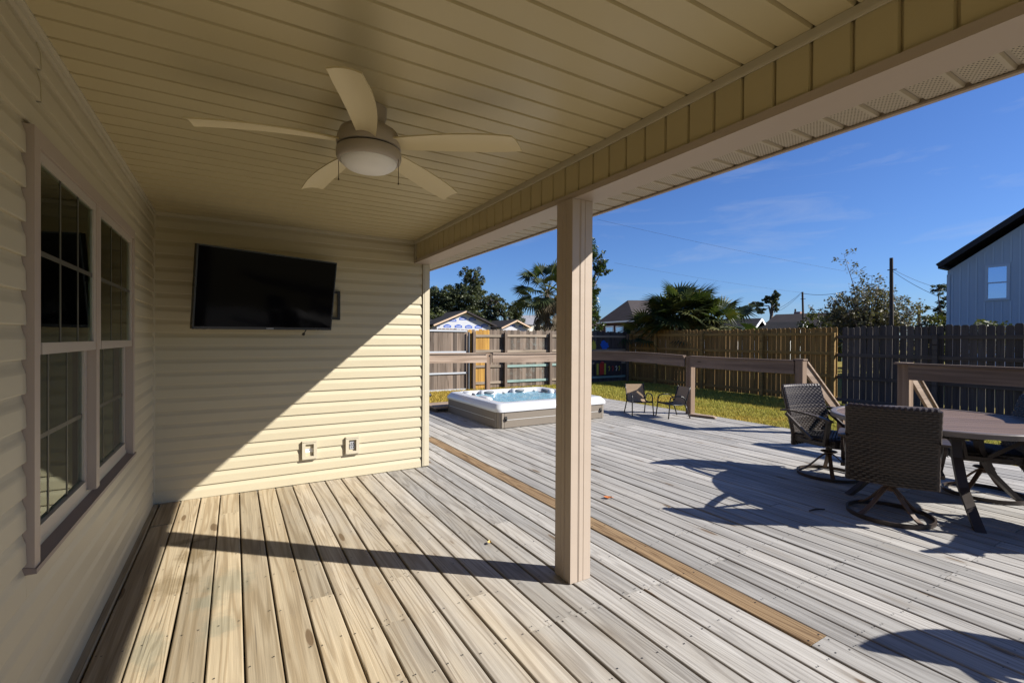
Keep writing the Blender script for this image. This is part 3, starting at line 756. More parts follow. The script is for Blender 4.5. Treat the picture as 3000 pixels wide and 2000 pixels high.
for (x,y) in ((-HX+.36,HY-.30),(HX-.40,HY-.30),(HX-.33,0.02),(-.02,HY-.33)):
    s_=MB(); s_.lathe([(.0,.352),(.028,.352),(.040,.345),(.040,.327),(.0,.322)],16,(x,y)); s_.build('jet_knob',m_greytrim,tub,True)

# low wooden step and stray box beside the tub
st=thing('wooden_step','low grey wooden step on the deck left of hot tub','step',(3.60,8.60,0))
for i in range(3): box(-.36,.24,-.30+i*.205,-.30+i*.205+.195,.075,.108).build('tread_board',m_rail,st)
for x in (-.33,.17): box(x,x+.04,-.29,.29,.003,.074).build('bearer',m_joist,st)
bn=thing('storage_box','black lidded box standing at the corner past end wall','storage box',(2.36,7.16,0))
box(-.26,.262,-.20,.20,.006,.49).build('body',m_black,bn); lid=MB(); lid.loft([rrect(.29,.235,.03,.49),rrect(.30,.24,.03,.515),rrect(.28,.22,.03,.55),rrect(.20,.15,.03,.565)],caps=True); lid.build('lid',m_black,bn)

# ------------------------------------------------------------------ small sling chairs
def sling_chair(name,label,loc,rz):
    t=thing(name,label,'chair',loc,rz,'small sling chairs by the deck edge')
    # local: +Y is the facing direction
    for s in (-1,1):
        x=.19*s
        f=MB(); f.tube([(x*1.06,.20,.006),(x*1.02,.175,.20),(x*1.0,.165,.33),(x,.145,.375),(x,.09,.395),(x,-.02,.395),(x,-.09,.385),(x,-.14,.34),(x*.97,-.165,.26)],.011,8)
        f.build('arm',m_blackmetal,t,True)
        f=MB(); f.tube([(x*.94,-.245,.558),(x*.94,-.215,.45),(x*.95,-.175,.32),(x*.95,-.145,.255),(x*.95,-.05,.238),(x*.95,.08,.245),(x*.95,.165,.262)],.0105,8); f.build('side_rail',m_blackmetal,t,True)
        f=MB(); f.tube([(x*.97,-.14,.262),(x*1.0,-.185,.14),(x*1.05,-.235,.006)],.011,8); f.build('leg',m_blackmetal,t,True)
    f=MB(); f.tube([(-.18,.165,.25),(.18,.165,.25)],.009,8); f.tube([(-.18,-.15,.24),(.18,-.15,.24)],.009,8); f.build('crossbar',m_blackmetal,t,True)
    prof=[(-.250,.548),(-.222,.45),(-.186,.34),(-.160,.28),(-.140,.255),(-.08,.236),(0,.232),(.08,.240),(.145,.257),(.166,.264)]
    def sheet(idx):
        m=MB(); up=[[(sx*.172,prof[i][0]+dy,prof[i][1]+dz) for sx in (-1,-.5,0,.5,1)] for i in idx for dy,dz in ((0,0),)]
        dn=[[(x,y-.004,z-.004) for x,y,z in r] for r in up]
        n=5
        m.loft(up,closed=False); m.loft(dn,closed=False); return m
    sheet(range(0,5)).build('sling_back',m_sling,t); sheet(range(4,10)).build('sling_seat',m_sling,t)
    return t
def face(dx,dy): return math.atan2(dy,dx)-math.pi/2
sling_chair('sling_chair','small brown sling chair seen from front nearest the hot tub',(6.49,6.30,0),face(-.42,-.91))
sling_chair('sling_chair','small brown sling chair turned sideways against the railing post',(6.80,5.80,0),face(-.96,.28))

# ------------------------------------------------------------------ patio table and wicker swivel chairs
table=thing('patio_table','round brown patio table with slatted top and splayed metal legs','table',(5.40,1.66,0),R(0))
TR_=.79; TZ=.72
MB().lathe([(TR_-.055,TZ-.006),(TR_-.05,TZ+.001),(TR_-.008,TZ+.001),(TR_,TZ-.006),(TR_,TZ-.040),(TR_-.012,TZ-.044),(TR_-.05,TZ-.038),(TR_-.055,TZ-.006)],72).build('rim',m_rimtop,table,ang=35)
ang=math.atan2(-.75,.66); ns=13; ri=TR_-.056; wv=2*ri/ns
for i in range(ns):
    a=-ri+i*wv+.002; b=a+wv-.004
    pts=[]
    for y,sg in ((a,1),(b,1)): pass
    K=8; P=[]
    for k in range(K+1):
        y=a+(b-a)*k/K; P.append((math.sqrt(max(.0001,ri*ri-y*y)),y))
    for k in range(K+1):
        y=b+(a-b)*k/K; P.append((-math.sqrt(max(.0001,ri*ri-y*y)),y))
    MB().prism(P,'z',TZ-.022,TZ-.004).build('slat',m_slat,table,rz=ang)
for fx,fy in ((-.68,-.46),(-.58,.44),(.46,-.44),(.55,.44)):
    d=Vector((fx,fy,0)).normalized(); Lf=math.hypot(fx,fy); m=MB(); sec=[]
    for t_,z in ((.40,TZ-.05),(.40,.60),(.43,.46),(.55,.25),(.78,.06),(.86,.004)):
        c=d*(Lf*min(1,t_/.86)); s_=Vector((-d.y,d.x,0)); w,h=.032,.022
        sec.append([(c+s_*w+d*h).to_tuple()[:2]+(z,),(c-s_*w+d*h).to_tuple()[:2]+(z,),(c-s_*w-d*h).to_tuple()[:2]+(z,),(c+s_*w-d*h).to_tuple()[:2]+(z,)])
    m.loft(sec,caps=True); m.build('leg',m_bronze,table)
br=MB(); br.obox((-.30,-.22,.56),(.26,.24,.56),.03,.04); br.obox((-.28,.22,.556),(.24,-.24,.556),.03,.04)
for a in range(0,360,90): br.obox((0,0,TZ-.035),(.74*math.cos(R(a+20)),.74*math.sin(R(a+20)),TZ-.035),.03,.02)
br.build('brace',m_bronze,table)

def weave(m, P, nu, nv, amp=.0032, hw=.0052, waves=11):
    """woven strands over a surface P(u,v)->(point, normal); rows run along u"""
    for j in range(nv):
        v=(j+.5)/nv; top=[];bot=[]
        for i in range(nu+1):
            u=i/nu; ph=math.sin(u*waves*2*math.pi+(math.pi if j%2 else 0))
            p,n,t=P(u,v); q=p+n*(amp*ph+.003)
            top.append(q+t*hw); bot.append(q-t*hw)
        m.loft([bot,top],closed=False)
def wicker_chair():
    t=thing('swivel_chair','x','chair')
    # local: +Y faces forward (towards the table)
    bw=.265
    def back(side):
        def P(u,v):
            z=.30+.60*v; x=(u-.5)*2*bw
            y=-.235-.20*max(0,(v-.18))**1.15*.82+(.04*(x/bw)**2)-.0
            n=Vector((0,side*1.0,side*.22)).normalized(); tt=Vector((0,-.25,.97))
            return Vector((x,y+side*.022,z)),n,tt
        return P
    core=MB(); rings=[]
    for k in range(9):
        v=k/8; ring=[]
        for s in (1,-1):
            for i in range(7):
                u=i/6 if s>0 else 1-i/6
                p,n,_=back(s)(u,v); ring.append(p-n*.003)
        rings.append(ring)
    core.loft(rings,caps=True); bk=core.build('backrest',m_wback,t,ang=50)
    w=MB(); weave(w,back(1),110,31,.0032,.0068,10.5); w.build('weave',m_wicker,bk,fix=False)
    w=MB(); weave(w,back(-1),110,31,.0032,.0068,10.5); w.build('weave',m_wicker,bk,fix=False)
    ed=MB(); 
    for s in (-1,1):
        pts=[]
        for k in range(25):
            v=k/24; p,_,_=back(1)(1 if s>0 else 0,v); pts.append((p.x,p.y-.022,p.z))
        ed.tube(pts,[.019+.0025*(k%2) for k in range(25)],8)
    pts=[]
    for k in range(33):
        p,_,_=back(1)(k/32,1); pts.append((p.x,p.y-.022,p.z))
    ed.tube(pts,[.018+.004*(k%2) for k in range(33)],8); ed.build('rolled_edge',m_wicker,bk)
    def seat(u,v):
        x=(u-.5)*2*.255; y=-.22+.47*v; z=.425+.02*math.sin(v*math.pi*.5)-.05*max(0,v-.85)/.15
        return Vector((x,y,z)),Vector((0,0,1)),Vector((0,1,0))
    sc=MB(); sc.loft([rrect(.255,.245,.05,.345),rrect(.262,.25,.05,.36),rrect(.262,.25,.05,.415),rrect(.245,.235,.05,.432)],caps=True); o=sc.build('seat',m_wback,t); o.location=(0,.02,0)
    w=MB(); weave(w,seat,70,30,.003,.006,11); o2=w.build('weave',m_wicker,o,fix=False)
    w=MB()
    def front(u,v): x=(u-.5)*2*.25; return Vector((x,.272,.35+.07*v)),Vector((0,1,0)),Vector((0,0,1))
    weave(w,front,70,5,.003,.006,11); 
    def sideL(u,v): return Vector((-.264,-.22+.46*u,.35+.07*v)),Vector((-1,0,0)),Vector((0,0,1))
    def sideR(u,v): return Vector((.264,-.22+.46*u,.35+.07*v)),Vector((1,0,0)),Vector((0,0,1))
    weave(w,sideL,60,5,.003,.006,10); weave(w,sideR,60,5,.003,.006,10); w.build('weave',m_wicker,o,fix=False)
    for s in (-1,1):
        x=.305*s; a=MB(); sec=[]
        path=[(-.30,.655),(-.20,.665),(-.05,.660),(.10,.645),(.20,.628),(.255,.612)]
        for k,(y,z) in enumerate(path):
            hw=.026; sec.append([(x-hw,y,z-.009),(x+hw,y,z-.009),(x+hw,y,z+.009),(x-hw,y,z+.009)])
        a.loft(sec,caps=True); a.obox((x,.225,.61),(x,.19,.37),.050,.022,up=(0,1,0)); a.obox((x,.05,.40),(x,-.25,.625),.02,.03); a.obox((x,.19,.385),(x,-.10,.385),.028,.03); a.obox((x*.80,.10,.372),(x*1.04,.10,.372),.03,.02)
        a.build('armrest',m_bronze,t)
    b=MB(); b.box(-.12,.12,-.11,.13,.322,.345); b.box(-.05,.05,-.16,.16,.305,.322); b.tube([(0,0,.31),(0,0,.262)],.030,16); b.build('swivel_plate',m_bronze,t)
    b=MB(); b.lathe([(0,.262),(.070,.260),(.078,.252),(.060,.244),(.030,.236),(.028,.205),(0,.200)],24); b.build('hub',m_rust,t,ang=35)
    for k in range(4):
        a=R(45+90*k); d=Vector((math.cos(a),math.sin(a),0)); s_=Vector((-d.y,d.x,0)); sec=[]
        for r_,z in ((.022,.232),(.05,.215),(.10,.165),(.16,.100),(.22,.050),(.272,.024)):
            c=d*r_+Vector((0,0,z)); sec.append([tuple(c+s_*.018+Vector((0,0,.007))),tuple(c-s_*.018+Vector((0,0,.007))),tuple(c-s_*.018-Vector((0,0,.007))),tuple(c+s_*.018-Vector((0,0,.007)))])
        m=MB(); m.loft(sec,caps=True); m.build('leg',m_rust,t)
    MB().lathe([(.272,.004),(.284,.004),(.286,.036),(.272,.036),(.272,.004)],56).build('base_ring',m_bronze,t,ang=40)
    return t
ch=wicker_chair(); GRP='wicker swivel chairs around the round table'
spots=[((4.52,1.68,0),face(.93,.37),'brown wicker swivel chair seen from behind nearest the camera'),
       ((5.31,2.50,0),face(-.20,-.98),'brown wicker swivel chair with sunlit back beside the stair railing'),
       ((5.90,1.48,0),face(-.47,.88),'brown wicker swivel chair tucked under far side of table'),
       ((5.28,.70,0),face(.05,1.0),'brown wicker swivel chair at the near right of the table'),
       ((3.68,-.27,0),face(-.3,-.95),'assumed brown wicker swivel chair out of view, added for its shadow')]  # unseen chair, assumed here to cast the shadow on the near boards
for i,(loc,rz,lab) in enumerate(spots):
    o = ch if i==0 else copy_tree(ch)
    o.location=loc; o.rotation_euler=(0,0,rz); tag(o,lab,'chair',GRP)

# ------------------------------------------------------------------ railings
def rail_run(t,a,b,ztop,mat,bow=.0,h=.185,n=8,inward=(0,0),name='rail_board'):
    a=Vector(a);b=Vector(b);d=(b-a).normalized(); s_=Vector((-d.y,d.x,0)); sec=[];cap=[]
    for k in range(n+1):
        u=k/n; c=a+(b-a)*u; z=ztop-.022+bow*4*u*(1-u)
        sec.append([tuple(c+s_*.019+Vector((0,0,z))),tuple(c-s_*.019+Vector((0,0,z))),tuple(c-s_*.019+Vector((0,0,z-h))),tuple(c+s_*.019+Vector((0,0,z-h)))])
        cap.append([tuple(c+s_*.045+Vector((0,0,z+.026))),tuple(c-s_*.045+Vector((0,0,z+.026))),tuple(c-s_*.045+Vector((0,0,z+.002))),tuple(c+s_*.045+Vector((0,0,z+.002)))])
    MB().loft(sec,caps=True).build(name,mat,t); MB().loft(cap,caps=True).build('cap_board',mat,t)
def post(t,x,y,z1,w=.045,z0=-.38): box(x-w,x+w,y-w,y+w,z0,z1).build('post',m_railv,t)
ra=thing('deck_railing','weathered wooden railing round the far corner of the deck','railing')
RX,RY=7.40,9.12
for x in (2.35,4.78): post(ra,x,RY,1.082)
post(ra,RX,RY,1.092); post(ra,RX+.02,5.90,1.082,.058); post(ra,RX-.03,3.87,1.095,.058)
rail_run(ra,(2.30,RY-.066,0),(4.72,RY-.066,0),1.082,m_rail,.012); rail_run(ra,(4.86,RY-.066,0),(RX-.05,RY-.066,0),1.085,m_rail,-.016)
rail_run(ra,(RX-.062,RY-.12,0),(RX-.062,5.97,0),1.10,m_railshade,.030); rail_run(ra,(RX-.062,5.83,0),(RX-.062,3.945,0),1.098,m_railshade,-.006)
box(RX-.09,RX+.03,3.80,3.95,1.097,1.121).build('cap_board',m_railshade,ra)
def stair_rail(t,x0,y,z0,x1,z1):
    m=MB(); m.obox((x0,y,z0-.09),(x1,y,z1-.09),.036,.14); m.build('stair_rail',m_rail,t)
    m=MB(); m.obox((x0,y,z0),(x1,y,z1),.088,.024); m.build('stair_cap',m_rail,t)
    box(x1-.09,x1-.002,y-.042-.09,y-.042,-.39,z1-.02).build('stair_post',m_railv,t)
stair_rail(ra,7.45,3.85,1.075,8.42,.35)
rb=thing('deck_railing','weathered wooden railing on right side of the stair gap behind table','railing')
post(rb,RX+.01,2.60,1.10,.062); rail_run(rb,(RX-.075,2.535,0),(RX-.075,-.2,0),1.118,m_railshade,.0)
rail_run(rb,(RX-.075,-.25,0),(RX-.075,-2.5,0),1.118,m_railshade,.0)
box(RX-.12,RX+.07,2.535,2.68,1.103,1.125).build('cap_board',m_railshade,rb)
post(rb,RX+.01,-.2,1.09)
stair_rail(rb,7.48,2.56,1.05,8.45,.32)
sp=thing('stair_flight','short wooden stair flight going down from deck to lawn','stairs',(7.46,3.2,0))
for k in range(2): 
    for q in (0,.15): box(.02+k*.28+q,.16+k*.28+q,-.58,.58,-.165-k*.14,-.13-k*.14).build('tread',m_railshade,sp)
for y in (-.56,.53): MB().prism([(0,-.05),(.62,-.36),(.62,-.395),(0,-.395)],'y',y,y+.036).build('stringer',m_rail,sp)
lb=thing('loose_board','short loose board lying on the deck edge beside railing post','board',(7.30,5.55,0),R(-76))
box(-.20,.20,-.06,.06,.010,.042).build('plank',m_rail,lb); MB().prism([(.20,.010),(.26,.012),(.245,.028),(.20,.042)],'y',-.05,.045).build('split_end',m_rail,lb)

# ------------------------------------------------------------------ fences
def picket_mesh(w,h,mat,th=.017):
    c=.028; poly=[(-w/2,0),(w/2,0),(w/2,h-c),(w/2-c,h),(-w/2+c,h),(-w/2,h-c)]
    return MB().prism(poly,'y',-th/2,th/2).mesh('picket',mat)
fb=thing('back_fence','grey weathered picket fence behind the hot tub in full sun','fence',(10,14.8,GZ))
FBY=14.8
pm={}
for nm,mt in (('g',m_picket_grey),('c',m_picket_chalk),('n',m_picket_new),('o',m_picket_old)):
    for hh in (2.05,2.08,2.10): pm[nm,hh]=picket_mesh(.1385,hh,mt)
x=3.3; i=0
while x<14.55:
    if 7.32<x<7.86 or 7.02<x<7.10: k='n'
    elif 7.9<=x<10.6: k='c'
    elif x>12.2: k='o'
    else: k='g'
    o=place('picket',pm[k,rng.choice((2.05,2.08,2.08,2.10))],fb,(x-10,.0+rng.uniform(-.004,.004),.02+.002*(x-3)),(0,rng.uniform(-.004,.004) if x>7 else 0,rng.uniform(-.02,.02)))
    if k=='n': o['label']='fresh yellow replacement picket'
    x+=rng.choice((.1395,.1405,.141,.142,.146)) if x>7 else .139; i+=1
def frail(t,x0,x1,z,mat,label=None,y=-.030,th=.036,h=.085):
    o=box(x0-10,x1-10,y-th/2,y+th/2,z-GZ-h/2,z-GZ+h/2).build('rail',mat,t)
    if label: o['label']=label
for z in (1.655,.93,.21,-.36): frail(fb,4.6,6.93,z,m_whitew,'pale grey metal gate rail',h=.055)
def fpost(t,x,z1,mat=None,w=.05,y=-.10): box(x-10-w,x-10+w,y-w,y+w,.0,z1-GZ).build('post',mat or m_fpost,t)
mt=MB(); mt.tube([(6.98-10,-.09,0),(6.98-10,-.09,2.02)],.028,12); mt.build('gate_post',m_steel,fb)
for px_ in (4.55,7.17,8.44,10.42,12.35,14.45): fpost(fb,px_,1.62)
zz=(1.50,.95,.40,-.16)
for a,b in ((7.23,8.38),(8.50,10.36),(10.48,12.29),(12.41,14.38)):
    for j,z in enumerate(zz):
        te = (a==8.50 and j in (2,3)) or (a==12.41 and j==3) or (a==10.48 and j==2)
        frail(fb,a,b,z+rng.uniform(-.012,.012)+(.02 if j==2 and a<8 else 0),m_teal if te else m_frail,'teal painted rail' if te else None)
FRX=14.62
def side_fence(name,label,y0,y1,mats,railm,rails,hs,posts,pmz):
    t=thing(name,label,'fence',(FRX,(y0+y1)/2,GZ)); yc=(y0+y1)/2
    ms=[picket_mesh(.1345,h,mats) for h in hs]
    y=y0+.07
    while y<y1-.05:
        o=place('picket',rng.choice(ms),t,(rng.uniform(-.004,.004),y-yc,.03),(rng.uniform(-.006,.006),0,math.pi/2+rng.uniform(-.02,.02)))
        y+=rng.choice((.1415,.145,.148,.151))
    for z in rails:
        box(-.048,-.012,y0-yc,y1-yc,z-GZ-.045,z-GZ+.045).build('rail',railm,t)
    for p_ in posts: box(-.135,-.050,p_-yc-.045,p_-yc+.045,0,pmz-GZ).build('post',railm if name=='side_fence' else m_fpost,t)
    return t
side_fence('side_fence','golden brown newer picket fence in shade on right of lawn',6.68,14.72,m_picket_gold,m_frail_y,(1.58,1.03,.40,-.22),(2.12,2.14,2.15),(6.75,8.84,11.07,13.24,14.62),1.62)
side_fence('side_fence','dark grey picket fence in shade behind the table and stairs',1.6,6.67,m_picket_old,m_frail_d,(1.50,1.00,.38,-.24),(2.13,2.15,2.17),(2.4,4.52),1.56)

# bright painted shapes hung on the shaded end of the back fence
def blob(name,label,cat,mat,x,z,rx,rz_,seed):
    r_=random.Random(seed); P=[]
    for k in range(22):
        a=2*math.pi*k/22; q=1+r_.uniform(-.28,.28); P.append((rx*q*math.cos(a),rz_*q*math.sin(a)))
    o=MB().prism(P,'y',-.016,-.004).build(name,mat); o.location=(x,FBY-.03,z); tag(o,label,cat)
blob('fish_cutout','bright blue painted cutout hung on the shaded fence corner','fence ornament',m_paintb,13.20,1.14,.24,.18,4)
blob('sun_cutout','yellow painted cutout hung beside the blue one on fence','fence ornament',m_painty,12.62,1.14,.12,.20,9)
sg=thing('painted_board','dark painted board with red and yellow stripes on shaded fence','painted board',(13.1,FBY-.075,.18))
box(-.45,1.0,-.012,.012,-.26,.30).build('panel',plain('dark_board',(.05,.035,.035),.8),sg)
for x,w,mm in ((-.36,.10,m_painty),(-.20,.24,m_paintr),(.04,.10,m_painty)): box(x,x+w,-.020,-.012,-.24,.22).build('stripe',mm,sg)
for k,x in enumerate((.30,.50,.70,.86)):
    MB().tube([(x,-.02,-.10),(x+.05,-.02,.02),(x+.02,-.02,.10),(x-.04,-.02,.05)],.018,6).build('painted_squiggle',(m_painty,m_paintr,m_cream2,m_painty)[k],sg)
MB().lathe([(0,.0),(.09,.0),(.06,.07),(0,.10)],10,(-.08,-.02)).build('bow',m_paintr,sg).location=(0,-.01,.22)

# ------------------------------------------------------------------ trees
def leaf_quads(m, c, n, rx,ry,rz_, sz, r_, shell=.35, asp=.55):
    for _ in range(n):
        while True:
            v=Vector((r_.gauss(0,1),r_.gauss(0,1),r_.gauss(0,1)))
            if v.length>.01: break
        v.normalize(); q=(shell+(1-shell)*r_.random()**.6)
        p=Vector((c[0]+v.x*rx*q,c[1]+v.y*ry*q,c[2]+v.z*rz_*q))
        s=sz*r_.uniform(.6,1.4); d=Vector((r_.uniform(-1,1),r_.uniform(-1,1),r_.uniform(-.8,.5))).normalized(); e=d.cross(Vector((r_.uniform(-1,1),r_.uniform(-1,1),r_.uniform(-1,1)))).normalized()
        m.add([p-d*s*.5,p+e*s*asp*.5,p+d*s*.5,p-e*s*asp*.5],[(0,1,2,3)])
def tree(name,label,cat,base,trunk_top,tr,blobs,leaf,n,sz,mat,seed,group=None,sub=5,asp=.55,cl=.42,limbs=True):
    r_=random.Random(seed); t=thing(name,label,cat,base,0,group); B=Vector(base)
    tm=MB(); tt=Vector(trunk_top)-B
    tm.tube([Vector((0,0,0)),tt*.35+Vector((r_.uniform(-.1,.1),r_.uniform(-.1,.1),0)),tt],[tr,tr*.8,tr*.55],9)
    lm=MB(); vol=sum(b[3]*b[4]*b[5] for b in blobs)
    for bx,by,bz,rx,ry,rz_ in blobs:
        c=Vector((bx,by,bz))-B
        if limbs:
            mid_=(tt*.75+c*.25)+Vector((r_.uniform(-.2,.2),r_.uniform(-.2,.2),.1))
            tm.tube([tt*.8,mid_,c],[tr*.45,tr*.3,tr*.12],6)
        k=max(4,int(sub*4*(rx*ry*rz_/vol)**.66*len(blobs)**.5)); nb=int(n*rx*ry*rz_/vol)
        for _ in range(k):
            v=Vector((r_.gauss(0,1),r_.gauss(0,1),r_.gauss(0,.9))).normalized()*r_.uniform(.55,1.0)
            p=c+Vector((v.x*rx,v.y*ry,v.z*rz_)); q=cl*r_.uniform(.6,1.3)
            if limbs: tm.tube([c+(p-c)*.1,c+(p-c)*.55+Vector((0,0,r_.uniform(-.1,.1))),p],[tr*.12,tr*.08,tr*.03],4)
            leaf_quads(lm,p,max(6,nb//k),rx*q,ry*q,rz_*q*.8,sz,r_,.1,asp)
    tm.build('trunk',m_bark,t,True,fix=False); lm.build('crown',mat,t,fix=False); return t
tree('oak_tree','big dark spreading oak tree behind the wrapped house','tree',(20.8,43.2,GZ),(20.8,43.2,2.8),.42,
  [(20.8,43.3,7.3,1.3,1.3,1.5),(20.3,43.4,5.6,2.1,2,1.5),(18.2,44.3,5.3,2.0,2,1.5),(22.7,42.4,5.0,1.3,1.3,1.0),(23.4,41.9,3.9,1.3,1.3,1.3),(21.0,43,3.6,2.4,2,1.3),(17.6,44.6,3.6,2.4,2,1.4),(15.6,45.4,5.0,2.2,2,1.8)],None,46000,.20,m_oak,3,None,36,.6,.21)
tree('oak_tree','yellow green low tree at far left behind roofs','tree',(17.0,42.2,GZ),(17.0,42.2,1.8),.2,[(16.6,42.4,3.2,1.5,1.5,.8),(18.4,41.7,3.0,1.4,1.2,.7)],None,2600,.2,m_hedge,5)
tree('broadleaf_tree','small grey green round tree left of palm trunk','tree',(31,51.4,GZ),(31,51.4,2.5),.2,[(31,51.4,5.0,1.1,1.1,1.3),(31.1,51.4,3.6,1.2,1.2,1.0)],None,7000,.2,m_oak,8,None,14,.55,.34)
tree('broadleaf_tree','glossy leafed tall tree rising beside the porch column','tree',(13.75,17.15,GZ),(13.8,17.1,2.2),.14,
  [(13.8,17.1,5.5,.75,.7,1.05),(14.45,16.5,4.95,.42,.4,.5),(14.5,16.5,4.5,.50,.45,.22),(13.85,17.05,3.9,.62,.6,.75),(14.15,16.8,3.7,.42,.4,.4),(14.0,16.95,2.9,.62,.6,1.0),(14.25,16.7,2.1,.5,.5,.55)],None,15000,.105,m_magn,21,None,22,.5,.28)
tree('slender_tree','leaning bare limbed tree with tufted crown above far roofs','tree',(51.6,30.6,GZ),(51.75,30.3,5.0),.28,
  [(52.0,29.9,6.5,.55,.5,.55),(51.7,30.4,5.9,.8,.7,.5),(51.0,31.6,5.4,.8,.7,.35),(51.2,31.2,4.7,.8,.6,.35),(51.9,30.1,5.2,.45,.4,.8)],None,3000,.24,m_oak,13,None,6,.6,.35)
tree('slender_tree','small dark tree low over grey roof beside the fan palm','tree',(54.2,35.9,GZ),(54.2,35.9,3.2),.15,[(54.3,35.8,4.5,.75,.7,.6),(53.6,36.8,4.2,.6,.6,.5)],None,900,.26,m_oak,14)
# airy multi-stemmed tree in front of the tall pole
def airy(name,label,base,h,spread,n,seed,mat,lsz):
    r_=random.Random(seed); t=thing(name,label,'tree',base); tm=MB(); lm=MB()
    for k in range(n):
        a=r_.uniform(0,6.283); s=spread*r_.uniform(.15,1)**.7; hh=h*(1-.42*(s/spread)**1.6)*r_.uniform(.78,1.02)
        if k==0: a,s,hh=1.9,spread*.45,h*1.18
        tip=Vector((math.cos(a)*s,math.sin(a)*s,hh)); p1=Vector((math.cos(a)*s*.22,math.sin(a)*s*.22,hh*.4)); p2=Vector((math.cos(a)*s*.6,math.sin(a)*s*.6,hh*.75))
        tm.tube([Vector((math.cos(a)*.12,math.sin(a)*.12,0)),p1,p2,tip],[.05,.035,.02,.006],5)
        for q in range(13):
            u=r_.uniform(.32,1); b=p1.lerp(p2,(u-.3)/.4) if u<.7 else p2.lerp(tip,(u-.7)/.3)
            d=Vector((r_.uniform(-1,1),r_.uniform(-1,1),r_.uniform(-.1,.9))).normalized()*r_.uniform(.3,.85)
            tm.tube([b,b+d*.5,b+d],[.010,.007,.003],3,False)
            leaf_quads(lm,b+d*.75,12,.28,.28,.26,lsz,r_,.0,.5)
    tm.build('trunk',m_bark,t,True,fix=False); lm.build('crown',mat,t,fix=False); return t
airy('airy_tree','thin leaved multi stemmed tree half bare in front of tall pole',(31.5,12.9,GZ),5.9,2.5,76,31,m_sparse,.16)
hz=[(34.1,16.7,3.0,1.0,'rounded dark bush over the junction of the two fences'),(34.7,15.3,3.25,1.1,'taller green bush left of airy tree above fence'),(36.0,14.0,2.8,1.0,'low bush behind the airy tree stems'),(36.3,11.8,2.9,1.0,'green bush between tall pole and far pole'),(37.6,11.6,2.75,.95,'pale green bush left of the batten house'),(33.0,8.9,2.55,.9,'deep green bush against the batten house corner')]
for i,(x,y,zt,r_,lab) in enumerate(hz):
    tree('garden_bush',lab,'bush',(x,y,GZ),(x,y,1.2),.08,[(x,y,zt-.45,r_*1.15,r_*1.15,.85),(x+.4,y-.5,zt-1.2,r_*.9,r_*.9,.8),(x,y,zt-2.1,r_*1.2,r_*1.2,1.1)],None,3200,.17,m_hedge,40+i,'bushes beyond the fences',6,.6,.36)
tree('broadleaf_tree','drooping dark tree partly hidden by batten house corner','tree',(38.0,11.5,GZ),(38.0,11.4,3),.16,[(38.2,11.8,4.7,.55,.5,.4),(38.1,11.3,4.0,.7,.5,.5),(38.4,11.9,3.5,.5,.5,.35),(38,11.0,3.0,.7,.7,.7)],None,1900,.17,m_oak,55,None,6,.5,.35)
sh=tree('garden_bush','dark dome shaped shrub in front of batten house window','bush',(18.6,4.55,GZ),(18.6,4.55,.6),.06,[(18.6,4.55,1.40,.62,.70,.55)],None,1500,.13,m_oak,60,'bushes beyond the fences',7,.6,.4)

# fan palms
def fan_leaf(m, hub, d, up, R_, r_, nseg=22, spread=250, droop=.35, fold=.16):
    d=Vector(d).normalized(); up=Vector(up); sd_=d.cross(up).normalized(); up=sd_.cross(d).normalized()
    for k in range(nseg):
        a=R(-spread/2+spread*k/(nseg-1)); dir_=(d*math.cos(a)+sd_*math.sin(a)).normalized()
        L=R_*(.72+.28*math.cos(a*.55))*r_.uniform(.92,1.05); w=R_*.046
        cr=up.cross(dir_).normalized()
        tip=hub+dir_*L-Vector((0,0,1))*(droop*L*(.55+.45*abs(math.sin(a/2)))*r_.uniform(.6,1.3)); md=hub+dir_*L*.50+up*(.04*R_)-Vector((0,0,1))*droop*L*.09
        z=up*(fold*w)
        m.add([hub,md+cr*w-z,tip,md-cr*w-z,md+z],[(0,1,4),(1,2,4),(0,4,3),(4,2,3)])
def palm(name,label,base,trunk_h,tr,fronds,seed,skirt=0,group=None):
    r_=random.Random(seed); t=thing(name,label,'palm tree',base,0,group)
    tm=MB(); tm.tube([(0,0,0),(.04,0,trunk_h*.5),(0,.02,trunk_h)],[tr*1.15,tr,tr*.9],12); tm.build('trunk',m_bark,t,True,fix=False)
    for (az,el,pl,Rf,dr) in fronds:
        m=MB(); a=R(az); e=R(el); dh=Vector((math.cos(a),math.sin(a),0))
        o=Vector((0,0,trunk_h)); p1=o+dh*(pl*.5*math.cos(e))+Vector((0,0,pl*.5*math.sin(e)+.06)); hub=o+dh*pl*math.cos(e)+Vector((0,0,pl*math.sin(e)))
        m.tube([o,p1,hub],[.028,.02,.013],5,False)
        dd=(hub-p1).normalized(); dd=(dd+Vector((0,0,-.12*dr))).normalized()
        up=Vector((0,0,1))*.9-dh*.3+Vector((r_.uniform(-.5,.5),r_.uniform(-.5,.5),0))
        fan_leaf(m,hub,dd,up,Rf,r_,23,r_.uniform(210,260),.28*dr)
        m.build('frond',m_palm,t,fix=False)
    if skirt:
        m=MB()
        for k in range(skirt):
            a=r_.uniform(0,6.283); z=trunk_h-r_.uniform(.0,1.9); dh=Vector((math.cos(a),math.sin(a),0)); hub=dh*r_.uniform(.28,.62)+Vector((0,0,z)); m.tube([Vector((0,0,z+.5)),hub],[.014,.009],4,False)
            fan_leaf(m,hub,dh*.35+Vector((0,0,-1)),dh,.75,r_,14,130,.35)
        m.build('dead_frond_skirt',m_dead,t,fix=False)
    return t
r_=random.Random(5)
